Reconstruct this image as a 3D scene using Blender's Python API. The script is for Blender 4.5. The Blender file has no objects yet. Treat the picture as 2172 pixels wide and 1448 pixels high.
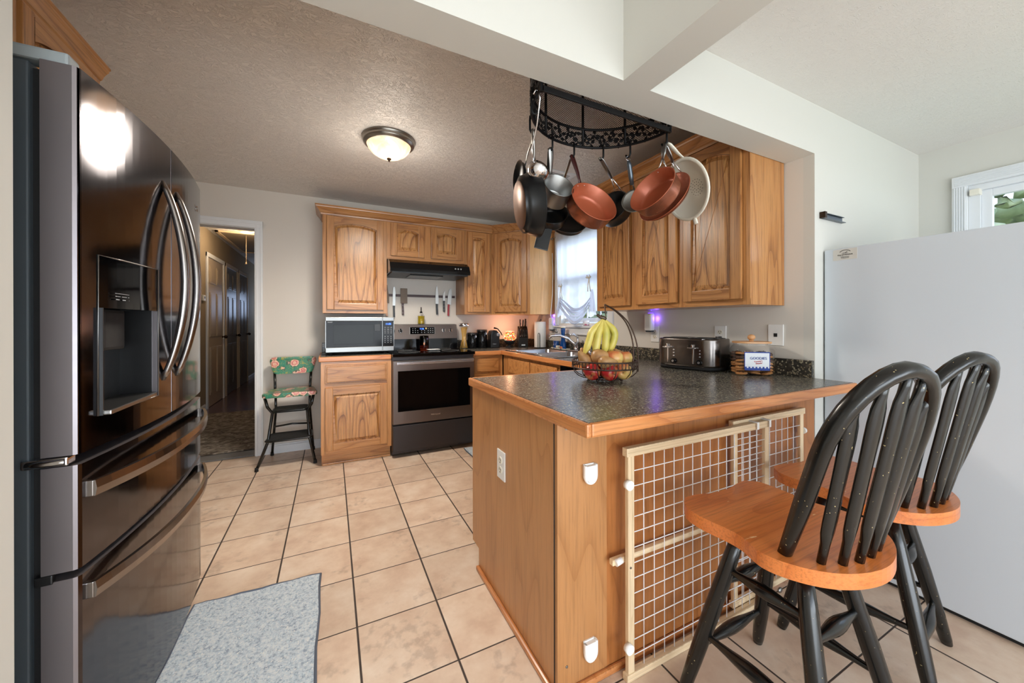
import bpy, bmesh, math, random
from mathutils import Vector, Matrix
random.seed(7)
PI = math.pi
SC = bpy.context.scene
COL = SC.collection

# ------------------------------------------------------------------ camera, world, light, exposure
FPX, PU, PV, W, H = 781.84, 1092.77, 684.85, 2172.0, 1448.0
cd = bpy.data.cameras.new('camera'); cam = bpy.data.objects.new('camera', cd); COL.objects.link(cam)
cd.sensor_fit = 'HORIZONTAL'; cd.sensor_width = 36.0; cd.lens = FPX / W * 36.0
cd.shift_x = -(PU - W / 2) / W; cd.shift_y = (PV - H / 2) / W
cd.clip_start = 0.02; cd.clip_end = 200
yaw, pit, rol = -0.4625, -0.0007, -0.0017
f_ = Vector((-math.sin(yaw) * math.cos(pit), math.cos(yaw) * math.cos(pit), math.sin(pit)))
r_ = Vector((math.cos(yaw), math.sin(yaw), 0)); u_ = r_.cross(f_)
r2 = r_ * math.cos(rol) + u_ * math.sin(rol); u2 = r2.cross(f_)
m3 = Matrix((r2, u2, -f_)).transposed()
cam.matrix_world = Matrix.Translation((-2.1799, -4.0188, 1.196)) @ m3.to_4x4()
SC.camera = cam
SC.view_settings.view_transform = 'Standard'; SC.view_settings.look = 'None'
SC.view_settings.gamma = 1.0; SC.view_settings.use_curve_mapping = False
SC.view_settings.exposure = 0.66
try:
    SC.cycles.use_denoising = True
    SC.cycles.max_bounces = 8; SC.cycles.diffuse_bounces = 5; SC.cycles.glossy_bounces = 4
    SC.cycles.transmission_bounces = 8; SC.cycles.transparent_max_bounces = 12
    SC.cycles.sample_clamp_indirect = 6.0
    SC.cycles.caustics_reflective = False; SC.cycles.caustics_refractive = False
except Exception:
    pass

def lin(c):
    if isinstance(c, str):
        c = tuple(int(c[i:i + 2], 16) for i in (0, 2, 4))
    return tuple(((v / 255.0) / 12.92 if v / 255.0 <= 0.04045 else ((v / 255.0 + 0.055) / 1.055) ** 2.4) for v in c[:3]) + (1.0,)

wd = bpy.data.worlds.new('world'); SC.world = wd; wd.use_nodes = True
nt = wd.node_tree; bg = nt.nodes['Background']
tcw = nt.nodes.new('ShaderNodeTexCoord'); spw = nt.nodes.new('ShaderNodeSeparateXYZ'); rw = nt.nodes.new('ShaderNodeValToRGB')
nt.links.new(tcw.outputs['Generated'], spw.inputs[0]); nt.links.new(spw.outputs[2], rw.inputs[0]); nt.links.new(rw.outputs[0], bg.inputs[0])
rw.color_ramp.elements[0].position = 0.0; rw.color_ramp.elements[0].color = (0.9, 0.95, 1.0, 1)
rw.color_ramp.elements[1].position = 0.6; rw.color_ramp.elements[1].color = (0.55, 0.75, 1.0, 1)
bg.inputs[1].default_value = 1.5

def area(name, loc, direction, sx, sy, power, color=(1, 1, 1)):
    l = bpy.data.lights.new(name, 'AREA'); l.shape = 'RECTANGLE'; l.size = sx; l.size_y = sy; l.energy = power; l.color = color
    o = bpy.data.objects.new(name, l); COL.objects.link(o); o.location = loc
    o.rotation_euler = Vector(direction).to_track_quat('-Z', 'Y').to_euler(); return o
def point(name, loc, power, color, r=0.05):
    l = bpy.data.lights.new(name, 'POINT'); l.energy = power; l.color = color; l.shadow_soft_size = r
    o = bpy.data.objects.new(name, l); COL.objects.link(o); o.location = loc; return o

# daylight at the dining and sink windows; the rear area lights are added fill
area('rear_area_fill', (-1.45, -6.93, 1.15), (0, 1, 0.02), 4.4, 2.1, 34, (0.86, 0.93, 1.0))  # large soft fill added in the unseen rear of the room
area('rear_ceiling_fill', (-1.45, -6.8, 0.75), (0, 1, 0.6), 4.4, 1.4, 68, (0.86, 0.93, 1.0))  # upward-tilted fill, added to brighten the kitchen ceiling
area('daylight_dining_window', (2.5, -4.5, 3.2), (-1, 0.12, -0.9), 1.8, 1.6, 20, (0.88, 0.94, 1.0))
area('daylight_sink_window', (1.5, -1.7, 1.9), (-1, 0.22, -0.08), 1.3, 1.6, 55, (0.85, 0.92, 1.0))
# warm lamps of kitchen and hall, then point lights without a fixture
point('kitchen_lamp_light', (-1.838, -1.475, 2.14), 4, (1.0, 0.9, 0.78), 0.16)
kl = bpy.data.lights.new('kitchen_lamp_downlight', 'SPOT'); kl.energy = 84; kl.color = (1.0, 0.9, 0.78); kl.spot_size = 3.0; kl.spot_blend = 0.8; kl.shadow_soft_size = 0.17
ko = bpy.data.objects.new('kitchen_lamp_downlight', kl); COL.objects.link(ko); ko.location = (-1.838, -1.475, 2.2)
point('hall_lamp_light', (-3.24, 2.3, 2.33), 9, (1.0, 0.76, 0.5), 0.1)
point('rear_room_fill', (-2.1, -5.3, 2.0), 7, (1.0, 0.97, 0.92), 0.15)  # added fill point behind the camera, no lamp stands there
point('hall_far_light', (-3.2, 6.3, 1.6), 7, (0.55, 0.7, 1.0), 0.3)  # bluish point light in the far part of the hall

# ------------------------------------------------------------------ materials
MATS = {}
def pmat(name, color, rough=0.5, metal=0.0, spec=0.5, bump=None, **kw):
    m = bpy.data.materials.new(name); m.use_nodes = True; b = m.node_tree.nodes['Principled BSDF']
    b.inputs['Base Color'].default_value = lin(color); b.inputs['Roughness'].default_value = rough
    b.inputs['Metallic'].default_value = metal; b.inputs['Specular IOR Level'].default_value = spec
    for k, v in kw.items():
        b.inputs[k.replace('_', ' ')].default_value = v
    n = m.node_tree; tc = n.nodes.new('ShaderNodeTexCoord')
    ns = n.nodes.new('ShaderNodeTexNoise'); ns.inputs['Scale'].default_value = (bump[0] if bump else 40)
    ns.inputs['Detail'].default_value = 3
    n.links.new(tc.outputs['Object'], ns.inputs['Vector'])
    if bump:
        bp = n.nodes.new('ShaderNodeBump'); bp.inputs['Strength'].default_value = bump[1]; bp.inputs['Distance'].default_value = bump[2]
        n.links.new(ns.outputs['Fac'], bp.inputs['Height']); n.links.new(bp.outputs[0], b.inputs['Normal'])
    else:
        mr = n.nodes.new('ShaderNodeMapRange'); mr.inputs[3].default_value = max(0.02, rough * 0.9); mr.inputs[4].default_value = min(1, rough * 1.1)
        n.links.new(ns.outputs['Fac'], mr.inputs[0]); n.links.new(mr.outputs[0], b.inputs['Roughness'])
    MATS[name] = m; return m

def nd(m, t, **kw):
    n = m.node_tree.nodes.new(t)
    for k, v in kw.items():
        setattr(n, k, v)
    return n
def lk(m, a, b): m.node_tree.links.new(a, b)
def ramp(m, stops):
    r = nd(m, 'ShaderNodeValToRGB'); e = r.color_ramp.elements
    while len(e) < len(stops): e.new(0.5)
    for i, (p, c) in enumerate(stops):
        e[i].position = p; e[i].color = lin(c) if not isinstance(c, float) else (c, c, c, 1)
    return r

def oak(name, axis, light, mid, dark, rough=0.32, rings=11.0, cont=1.0, sc=8.0):
    m = bpy.data.materials.new(name); m.use_nodes = True; b = m.node_tree.nodes['Principled BSDF']
    tc = nd(m, 'ShaderNodeTexCoord'); oi = nd(m, 'ShaderNodeObjectInfo')
    mul = nd(m, 'ShaderNodeMath', operation='MULTIPLY'); mul.inputs[1].default_value = 31.7
    lk(m, oi.outputs['Random'], mul.inputs[0])
    ad = nd(m, 'ShaderNodeVectorMath', operation='ADD'); lk(m, tc.outputs['Object'], ad.inputs[0]); lk(m, mul.outputs[0], ad.inputs[1])
    i = 'xyz'.index(axis)
    def mp(across, along):
        q = nd(m, 'ShaderNodeMapping'); s = [across] * 3; s[i] = along
        q.inputs['Scale'].default_value = s; lk(m, ad.outputs[0], q.inputs['Vector']); return q
    n1 = nd(m, 'ShaderNodeTexNoise'); n1.inputs['Scale'].default_value = 1.0; n1.inputs['Detail'].default_value = 1.5; n1.inputs['Roughness'].default_value = 0.4
    lk(m, mp(sc, 0.9).outputs[0], n1.inputs['Vector'])
    mm = nd(m, 'ShaderNodeMath', operation='MULTIPLY'); mm.inputs[1].default_value = rings; lk(m, n1.outputs['Fac'], mm.inputs[0])
    fr = nd(m, 'ShaderNodeMath', operation='FRACT'); lk(m, mm.outputs[0], fr.inputs[0])
    rp = ramp(m, [(0.0, dark), (0.16, mid), (0.45, light), (0.8, light), (1.0, mid)]); lk(m, fr.outputs[0], rp.inputs[0])
    n2 = nd(m, 'ShaderNodeTexNoise'); n2.inputs['Scale'].default_value = 1.0; n2.inputs['Detail'].default_value = 4; n2.inputs['Roughness'].default_value = 0.7
    lk(m, mp(150, 5).outputs[0], n2.inputs['Vector'])
    r2 = ramp(m, [(0.36, (150, 150, 150)), (0.52, (255, 255, 255))]); lk(m, n2.outputs['Fac'], r2.inputs[0])
    mx = nd(m, 'ShaderNodeMix', data_type='RGBA', blend_type='MULTIPLY'); mx.inputs[0].default_value = 0.75 * cont
    lk(m, rp.outputs[0], mx.inputs[6]); lk(m, r2.outputs[0], mx.inputs[7])
    mc = nd(m, 'ShaderNodeMix', data_type='RGBA'); mc.inputs[0].default_value = cont; mc.inputs[6].default_value = lin(mid)
    lk(m, mx.outputs[2], mc.inputs[7])
    hv = nd(m, 'ShaderNodeHueSaturation'); mr = nd(m, 'ShaderNodeMapRange'); mr.inputs[3].default_value = 0.9; mr.inputs[4].default_value = 1.12
    lk(m, oi.outputs['Random'], mr.inputs[0]); lk(m, mr.outputs[0], hv.inputs['Value']); lk(m, mc.outputs[2], hv.inputs['Color'])
    lk(m, hv.outputs[0], b.inputs['Base Color'])
    b.inputs['Roughness'].default_value = rough; b.inputs['Coat Weight'].default_value = 0.25; b.inputs['Coat Roughness'].default_value = 0.18
    bp = nd(m, 'ShaderNodeBump'); bp.inputs['Strength'].default_value = 0.25; bp.inputs['Distance'].default_value = 0.0006
    lk(m, n2.outputs['Fac'], bp.inputs['Height']); lk(m, bp.outputs[0], b.inputs['Normal'])
    MATS[name] = m; return m

OL, OM, OD = (190, 136, 82), (174, 118, 66), (134, 84, 44)
OV = oak('oak_vertical', 'z', OL, OM, OD, rings=6, cont=.75); OX = oak('oak_along_x', 'x', OL, OM, OD, rings=6, cont=.75); OY = oak('oak_along_y', 'y', OL, OM, OD, rings=6, cont=.75)
OP = oak('oak_panel', 'z', (198, 144, 88), (178, 122, 70), (122, 76, 38), rings=11, sc=6.5)
OPL = oak('pale_oak_side', 'z', (222, 176, 118), (214, 164, 106), (196, 142, 86), rings=5, cont=0.6)
OTX = oak('oak_counter_edge_x', 'x', (210, 142, 86), (198, 126, 70), (168, 98, 50), rings=8, cont=0.7)
OTY = oak('oak_counter_edge_y', 'y', (210, 142, 86), (198, 126, 70), (168, 98, 50), rings=8, cont=0.7)
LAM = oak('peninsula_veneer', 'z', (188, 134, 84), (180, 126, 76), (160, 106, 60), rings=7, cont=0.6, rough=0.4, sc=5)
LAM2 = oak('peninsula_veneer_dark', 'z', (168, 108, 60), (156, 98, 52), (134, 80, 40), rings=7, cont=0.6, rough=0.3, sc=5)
PINE = oak('pale_pine_z', 'z', (232, 208, 172), (226, 200, 162), (204, 174, 134), rings=6, cont=0.6, rough=0.5, sc=25)
PINX = oak('pale_pine_x', 'x', (232, 208, 172), (226, 200, 162), (204, 174, 134), rings=6, cont=0.6, rough=0.5, sc=25)

WALL = pmat('wall_paint', (216, 211, 203), 0.75, bump=(90, 0.08, 0.002))
CREAM = pmat('dining_wall_paint', (209, 208, 201), 0.7, bump=(90, 0.08, 0.002))
HALLP = pmat('hall_wall_paint', (150, 135, 112), 0.75, bump=(90, 0.08, 0.002))
TRIM = pmat('white_gloss_trim', (226, 229, 232), 0.4, bump=(30, 0.05, 0.002))
WHITE = pmat('white_plastic', (236, 236, 234), 0.35)
FREEZ = pmat('white_enamel', (205, 213, 221), 0.38, bump=(300, 0.12, 0.0006))
BLK = pmat('black_gloss', (12, 12, 13), 0.12, spec=0.3)
MWST = pmat('microwave_steel', (128, 128, 126), 0.3, 1.0)
HINGE = pmat('grey_hinge_cover', (150, 158, 160), 0.4)
BLKS = pmat('black_satin', (22, 22, 23), 0.35)
BLKM = pmat('black_matte', (20, 20, 21), 0.7)
RUB = pmat('black_rubber', (16, 16, 17), 0.8)
IRON = pmat('wrought_iron_black', (18, 18, 20), 0.45, 0.6, bump=(200, 0.2, 0.001))
BRONZ = pmat('brown_bronze_wire', (78, 62, 54), 0.4, 0.8)
STEEL = pmat('brushed_steel', (158, 157, 154), 0.3, 1.0)
TOAST = pmat('dark_brushed_steel', (112, 106, 102), 0.22, 1.0)
STEEL2 = pmat('dull_steel', (150, 150, 148), 0.36, 1.0)
CHROME = pmat('chrome', (225, 225, 228), 0.08, 1.0)
SINKM = pmat('sink_steel', (188, 190, 194), 0.24, 1.0)
NICK = pmat('brushed_nickel', (150, 144, 136), 0.32, 1.0)
FRG = pmat('black_stainless', (90, 88, 92), 0.11, 1.0)
FRGS = pmat('black_stainless_side', (136, 130, 133), 0.32, 0.7)
FRGH = pmat('black_stainless_handle', (150, 144, 140), 0.22, 1.0)
FRGD = pmat('fridge_dark_body', (78, 86, 92), 0.4, 0.2, bump=(120, 0.2, 0.001))
STV = pmat('stove_black_stainless', (112, 102, 97), 0.33, 1.0)
STVD = pmat('stove_dark_drawer', (66, 62, 62), 0.4, 0.85)
GLBLK = pmat('black_oven_glass', (5, 5, 6), 0.06, spec=0.2)
MWGL = pmat('microwave_window', (34, 38, 40), 0.14, spec=0.12)
MWDG = pmat('microwave_door_glass', (8, 8, 9), 0.1, spec=0.14)
COPPER = pmat('copper_ceramic', (176, 92, 62), 0.3, 0.25)
COPO = pmat('copper_outside', (158, 92, 66), 0.26, 0.7)
NONST = pmat('nonstick_black', (20, 22, 24), 0.3, 0.3)
TARN = pmat('tarnished_copper_disc', (112, 80, 60), 0.4, 0.6, bump=(60, 0.3, 0.001))
CREAMP = pmat('cream_enamel', (232, 228, 214), 0.3)
BLUEL = pmat('blue_soap', (14, 84, 168), 0.15, Transmission_Weight=0.35)
OIL = pmat('yellow_oil', (206, 178, 40), 0.08, Transmission_Weight=0.5)
PASTA = pmat('dry_spaghetti', (214, 168, 84), 0.5, bump=(140, 0.5, 0.003))
RED = pmat('red_handle', (150, 14, 30), 0.2)
DRED = pmat('dark_wood_handle', (58, 22, 20), 0.4)
DWOOD = pmat('dark_blade_patina', (92, 78, 66), 0.4, 0.6, bump=(60, 0.4, 0.001))
PAPER = pmat('paper_towel', (238, 237, 233), 0.9, bump=(180, 0.3, 0.002))
LIDW = pmat('light_wood_lid', (206, 156, 108), 0.45, bump=(40, 0.1, 0.001))
COOK = pmat('cookie_dough', (176, 122, 70), 0.8, bump=(160, 0.6, 0.004))
COOKD = pmat('cookie_dark', (78, 50, 34), 0.8, bump=(160, 0.6, 0.004))
BANA = None
WIRE = pmat('white_wire', (236, 236, 238), 0.35)
CAST = pmat('galvanised_grey', (96, 104, 112), 0.35, 0.8)
GREY = pmat('grey_vinyl', (104, 104, 104), 0.5)
FELT = pmat('dark_edge_binding', (84, 92, 106), 0.8)
REDLAB = pmat('red_ink', (196, 40, 44), 0.6); BLUELAB = pmat('blue_ink', (24, 62, 150), 0.6); LABW = pmat('label_white', (226, 230, 234), 0.5)
STICK = pmat('sticker_paper', (206, 204, 198), 0.6); INK = pmat('dark_ink', (30, 34, 36), 0.6)
DOORP = pmat('painted_hall_door', (176, 160, 138), 0.35); DOORB = pmat('dark_hall_door', (92, 84, 80), 0.3)
KNOB = pmat('antique_bronze', (60, 46, 36), 0.25, 0.9)

def emis(name, color, strength, rough=0.4, base=None):
    m = pmat(name, base or color, rough); b = m.node_tree.nodes['Principled BSDF']
    b.inputs['Emission Color'].default_value = lin(color); b.inputs['Emission Strength'].default_value = strength; return m
BLUED = emis('blue_display', (60, 110, 255), 4.0); ORD = emis('amber_display', (255, 200, 120), 2.0)
UV = emis('violet_led', (90, 50, 255), 3.0)
PRINT = pmat('pale_print', (170, 172, 176), 0.5)

def glass(name, color=(255, 255, 255), rough=0.0, ior=1.45, mixf=0.82):
    m = bpy.data.materials.new(name); m.use_nodes = True; n = m.node_tree; out = n.nodes['Material Output']
    n.nodes.remove(n.nodes['Principled BSDF'])
    tr = nd(m, 'ShaderNodeBsdfTransparent'); tr.inputs[0].default_value = lin(color)
    gl = nd(m, 'ShaderNodeBsdfGlossy'); gl.inputs['Roughness'].default_value = 0.03
    lw = nd(m, 'ShaderNodeLayerWeight'); lw.inputs[0].default_value = 0.5; pw = nd(m, 'ShaderNodeMath', operation='POWER'); pw.inputs[1].default_value = 3.5; lk(m, lw.outputs['Facing'], pw.inputs[0])
    fr = nd(m, 'ShaderNodeMath', operation='MULTIPLY_ADD'); fr.inputs[1].default_value = 0.55; fr.inputs[2].default_value = 0.035; lk(m, pw.outputs[0], fr.inputs[0])
    mx = nd(m, 'ShaderNodeMixShader'); lk(m, fr.outputs[0], mx.inputs[0]); lk(m, tr.outputs[0], mx.inputs[1]); lk(m, gl.outputs[0], mx.inputs[2])
    lk(m, mx.outputs[0], out.inputs[0]); MATS[name] = m; return m
GLASS = glass('clear_glass'); PANE = glass('window_pane', (250, 252, 255)); SMOKE = glass('smoked_glass', (120, 110, 112))

def tile_mat():
    m = bpy.data.materials.new('ceramic_floor_tile'); m.use_nodes = True; b = m.node_tree.nodes['Principled BSDF']
    tc = nd(m, 'ShaderNodeTexCoord'); sp = nd(m, 'ShaderNodeSeparateXYZ'); lk(m, tc.outputs['Object'], sp.inputs[0])
    S = 0.3145; edges = []; cells = []
    for k, g in ((0, -2.7206), (1, -2.7581)):
        a = nd(m, 'ShaderNodeMath', operation='SUBTRACT'); a.inputs[1].default_value = g - 20 * S; lk(m, sp.outputs[k], a.inputs[0])
        d = nd(m, 'ShaderNodeMath', operation='DIVIDE'); d.inputs[1].default_value = S; lk(m, a.outputs[0], d.inputs[0])
        fl = nd(m, 'ShaderNodeMath', operation='FLOOR'); lk(m, d.outputs[0], fl.inputs[0]); cells.append(fl)
        fr = nd(m, 'ShaderNodeMath', operation='FRACT'); lk(m, d.outputs[0], fr.inputs[0])
        o = nd(m, 'ShaderNodeMath', operation='SUBTRACT'); o.inputs[0].default_value = 1; lk(m, fr.outputs[0], o.inputs[1])
        mn = nd(m, 'ShaderNodeMath', operation='MINIMUM'); lk(m, fr.outputs[0], mn.inputs[0]); lk(m, o.outputs[0], mn.inputs[1])
        sc = nd(m, 'ShaderNodeMath', operation='MULTIPLY'); sc.inputs[1].default_value = 1.0 if k == 0 else 1.35; lk(m, mn.outputs[0], sc.inputs[0])
        edges.append(sc)
    mn = nd(m, 'ShaderNodeMath', operation='MINIMUM'); lk(m, edges[0].outputs[0], mn.inputs[0]); lk(m, edges[1].outputs[0], mn.inputs[1])
    gr = nd(m, 'ShaderNodeMapRange'); gr.inputs[1].default_value = 0.009; gr.inputs[2].default_value = 0.0145; lk(m, mn.outputs[0], gr.inputs[0])
    cb = nd(m, 'ShaderNodeCombineXYZ'); lk(m, cells[0].outputs[0], cb.inputs[0]); lk(m, cells[1].outputs[0], cb.inputs[1])
    wn = nd(m, 'ShaderNodeTexWhiteNoise', noise_dimensions='3D'); lk(m, cb.outputs[0], wn.inputs['Vector'])
    off = nd(m, 'ShaderNodeVectorMath', operation='MULTIPLY_ADD'); lk(m, wn.outputs['Color'], off.inputs[0]); off.inputs[1].default_value = (9, 9, 9); lk(m, tc.outputs['Object'], off.inputs[2])
    n1 = nd(m, 'ShaderNodeTexNoise'); n1.inputs['Scale'].default_value = 7; n1.inputs['Detail'].default_value = 5; n1.inputs['Roughness'].default_value = 0.6; lk(m, off.outputs[0], n1.inputs['Vector'])
    r1 = ramp(m, [(0.3, (196, 168, 146)), (0.5, (212, 189, 167)), (0.72, (224, 207, 189))]); lk(m, n1.outputs['Fac'], r1.inputs[0])
    n2 = nd(m, 'ShaderNodeTexNoise'); n2.inputs['Scale'].default_value = 26; n2.inputs['Detail'].default_value = 6; lk(m, off.outputs[0], n2.inputs['Vector'])
    n3 = nd(m, 'ShaderNodeTexNoise'); n3.inputs['Scale'].default_value = 3.2; n3.inputs['Detail'].default_value = 2; lk(m, off.outputs[0], n3.inputs['Vector'])
    mk = nd(m, 'ShaderNodeMath', operation='MULTIPLY'); lk(m, n2.outputs['Fac'], mk.inputs[0]); lk(m, n3.outputs['Fac'], mk.inputs[1])
    mr = nd(m, 'ShaderNodeMapRange'); mr.inputs[1].default_value = 0.31; mr.inputs[2].default_value = 0.42; mr.inputs[4].default_value = 0.45; lk(m, mk.outputs[0], mr.inputs[0])
    mx = nd(m, 'ShaderNodeMix', data_type='RGBA'); mx.inputs[7].default_value = lin((150, 128, 112)); lk(m, mr.outputs[0], mx.inputs[0]); lk(m, r1.outputs[0], mx.inputs[6])
    hv = nd(m, 'ShaderNodeHueSaturation'); v = nd(m, 'ShaderNodeMapRange'); v.inputs[3].default_value = 0.92; v.inputs[4].default_value = 1.06
    lk(m, wn.outputs['Value'], v.inputs[0]); lk(m, v.outputs[0], hv.inputs['Value']); lk(m, mx.outputs[2], hv.inputs['Color'])
    m2 = nd(m, 'ShaderNodeMix', data_type='RGBA'); m2.inputs[6].default_value = lin((62, 52, 46)); lk(m, gr.outputs[0], m2.inputs[0]); lk(m, hv.outputs[0], m2.inputs[7])
    lk(m, m2.outputs[2], b.inputs['Base Color'])
    rr = nd(m, 'ShaderNodeMapRange'); rr.inputs[3].default_value = 0.8; rr.inputs[4].default_value = 0.36; lk(m, gr.outputs[0], rr.inputs[0]); lk(m, rr.outputs[0], b.inputs['Roughness'])
    bp = nd(m, 'ShaderNodeBump'); bp.inputs['Strength'].default_value = 0.6; bp.inputs['Distance'].default_value = 0.002; lk(m, gr.outputs[0], bp.inputs['Height']); lk(m, bp.outputs[0], b.inputs['Normal'])
    return m
TILE = tile_mat()

def ceil_mat(name, col, bs=0.65):
    m = bpy.data.materials.new(name); m.use_nodes = True; b = m.node_tree.nodes['Principled BSDF']
    b.inputs['Base Color'].default_value = lin(col); b.inputs['Roughness'].default_value = 0.45
    tc = nd(m, 'ShaderNodeTexCoord'); w = nd(m, 'ShaderNodeTexNoise'); w.inputs['Scale'].default_value = 9; w.inputs['Detail'].default_value = 2
    lk(m, tc.outputs['Object'], w.inputs['Vector'])
    mp = nd(m, 'ShaderNodeMapping'); mp.inputs['Scale'].default_value = (1.0, 2.2, 1); lk(m, tc.outputs['Object'], mp.inputs['Vector'])
    ad = nd(m, 'ShaderNodeVectorMath', operation='MULTIPLY_ADD'); lk(m, w.outputs['Color'], ad.inputs[0]); ad.inputs[1].default_value = (0.35, 0.35, 0.35); lk(m, mp.outputs[0], ad.inputs[2])
    n = nd(m, 'ShaderNodeTexNoise'); n.inputs['Scale'].default_value = 26; n.inputs['Detail'].default_value = 3; n.inputs['Distortion'].default_value = 1.6
    lk(m, ad.outputs[0], n.inputs['Vector'])
    sb = nd(m, 'ShaderNodeMath', operation='SUBTRACT'); sb.inputs[1].default_value = 0.5; lk(m, n.outputs['Fac'], sb.inputs[0])
    ab = nd(m, 'ShaderNodeMath', operation='ABSOLUTE'); lk(m, sb.outputs[0], ab.inputs[0])
    mr = nd(m, 'ShaderNodeMapRange'); mr.inputs[1].default_value = 0.0; mr.inputs[2].default_value = 0.05; mr.inputs[3].default_value = 1; mr.inputs[4].default_value = 0; lk(m, ab.outputs[0], mr.inputs[0])
    bp = nd(m, 'ShaderNodeBump'); bp.inputs['Strength'].default_value = bs; bp.inputs['Distance'].default_value = 0.006; lk(m, mr.outputs[0], bp.inputs['Height']); lk(m, bp.outputs[0], b.inputs['Normal'])
    return m
CEIL = ceil_mat('textured_ceiling', (228, 224, 219)); CEILD = ceil_mat('textured_ceiling_dining', (226, 223, 218), 0.28)

def speckle(name, base, flecks, rough, scale=260, amt=0.2):
    m = bpy.data.materials.new(name); m.use_nodes = True; b = m.node_tree.nodes['Principled BSDF']
    tc = nd(m, 'ShaderNodeTexCoord'); n1 = nd(m, 'ShaderNodeTexNoise'); n1.inputs['Scale'].default_value = scale / 3; n1.inputs['Detail'].default_value = 4
    lk(m, tc.outputs['Object'], n1.inputs['Vector'])
    r1 = ramp(m, [(0.35, base[0]), (0.5, base[1]), (0.68, base[2])]); lk(m, n1.outputs['Fac'], r1.inputs[0])
    v = nd(m, 'ShaderNodeTexVoronoi'); v.inputs['Scale'].default_value = scale; lk(m, tc.outputs['Object'], v.inputs['Vector'])
    s = nd(m, 'ShaderNodeSeparateColor'); lk(m, v.outputs['Color'], s.inputs[0])
    gt = nd(m, 'ShaderNodeMath', operation='GREATER_THAN'); gt.inputs[1].default_value = 1 - amt; lk(m, s.outputs[0], gt.inputs[0])
    r2 = ramp(m, [(0.0, flecks[0]), (0.5, flecks[1]), (1.0, flecks[2])]); lk(m, s.outputs[1], r2.inputs[0])
    mx = nd(m, 'ShaderNodeMix', data_type='RGBA'); lk(m, gt.outputs[0], mx.inputs[0]); lk(m, r1.outputs[0], mx.inputs[6]); lk(m, r2.outputs[0], mx.inputs[7])
    lk(m, mx.outputs[2], b.inputs['Base Color']); b.inputs['Roughness'].default_value = rough; b.inputs['Specular IOR Level'].default_value = 0.6
    return m
CTOP = speckle('speckled_dark_laminate', ((58, 58, 56), (80, 80, 76), (106, 104, 98)), ((134, 128, 112), (166, 158, 138), (34, 34, 33)), 0.24, 200, 0.22)
BSPL = speckle('speckled_backsplash', ((36, 35, 32), (50, 48, 44), (74, 70, 62)), ((120, 108, 84), (168, 160, 136), (22, 21, 20)), 0.3, 160, 0.22)
RUGM = speckle('pale_blue_rug', ((140, 152, 170), (182, 194, 204), (206, 212, 214)), ((200, 212, 218), (158, 176, 192), (214, 216, 214)), 0.95, 230, 0.4)
CARP = speckle('mottled_hall_rug', ((74, 64, 54), (112, 102, 90), (150, 142, 130)), ((160, 152, 140), (90, 80, 70), (130, 122, 110)), 0.95, 40, 0.35)

def floral():
    m = bpy.data.materials.new('teal_floral_oilcloth'); m.use_nodes = True; b = m.node_tree.nodes['Principled BSDF']
    tc = nd(m, 'ShaderNodeTexCoord'); v = nd(m, 'ShaderNodeTexVoronoi'); v.inputs['Scale'].default_value = 12; lk(m, tc.outputs['Object'], v.inputs['Vector'])
    n = nd(m, 'ShaderNodeTexNoise'); n.inputs['Scale'].default_value = 60; lk(m, tc.outputs['Object'], n.inputs['Vector'])
    ad = nd(m, 'ShaderNodeMath', operation='MULTIPLY_ADD'); ad.inputs[1].default_value = 0.35; lk(m, n.outputs['Fac'], ad.inputs[0]); lk(m, v.outputs['Distance'], ad.inputs[2])
    r = ramp(m, [(0.0, (120, 30, 40)), (0.28, (232, 190, 170)), (0.4, (196, 84, 100)), (0.52, (236, 200, 178)), (0.6, (26, 24, 40)), (0.64, (46, 128, 106)), (0.9, (46, 128, 106)), (0.95, (150, 150, 80))])
    lk(m, ad.outputs[0], r.inputs[0])
    w = nd(m, 'ShaderNodeTexNoise'); w.inputs['Scale'].default_value = 14; w.inputs['Distortion'].default_value = 3; lk(m, tc.outputs['Object'], w.inputs['Vector'])
    mu = nd(m, 'ShaderNodeMath', operation='MULTIPLY'); mu.inputs[1].default_value = 7; lk(m, w.outputs['Fac'], mu.inputs[0])
    fr = nd(m, 'ShaderNodeMath', operation='FRACT'); lk(m, mu.outputs[0], fr.inputs[0])
    gt = nd(m, 'ShaderNodeMath', operation='GREATER_THAN'); gt.inputs[1].default_value = 0.9; lk(m, fr.outputs[0], gt.inputs[0])
    mx = nd(m, 'ShaderNodeMix', data_type='RGBA'); lk(m, gt.outputs[0], mx.inputs[0]); mx.inputs[7].default_value = lin((176, 160, 84)); lk(m, r.outputs[0], mx.inputs[6])
    lk(m, mx.outputs[2], b.inputs['Base Color']); b.inputs['Roughness'].default_value = 0.3; return m
FLOR = floral()

def seat_mat():
    m = oak('orange_stained_seat', 'x', (212, 126, 64), (202, 114, 54), (180, 94, 40), rings=6, cont=0.7, rough=0.28, sc=7)
    nt_ = m.node_tree; b = nt_.nodes['Principled BSDF']; src = b.inputs['Base Color'].links[0].from_socket
    tc = nd(m, 'ShaderNodeTexCoord'); mp = nd(m, 'ShaderNodeMapping'); mp.inputs['Scale'].default_value = (9, 42, 9); lk(m, tc.outputs['Object'], mp.inputs['Vector'])
    n = nd(m, 'ShaderNodeTexNoise'); n.inputs['Scale'].default_value = 1; n.inputs['Detail'].default_value = 3; lk(m, mp.outputs[0], n.inputs['Vector'])
    mr = nd(m, 'ShaderNodeMapRange'); mr.inputs[1].default_value = 0.7; mr.inputs[2].default_value = 0.72; lk(m, n.outputs['Fac'], mr.inputs[0])
    mx = nd(m, 'ShaderNodeMix', data_type='RGBA'); lk(m, mr.outputs[0], mx.inputs[0]); lk(m, src, mx.inputs[6]); mx.inputs[7].default_value = lin((236, 196, 150)); lk(m, mx.outputs[2], b.inputs['Base Color'])
    return m
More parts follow.
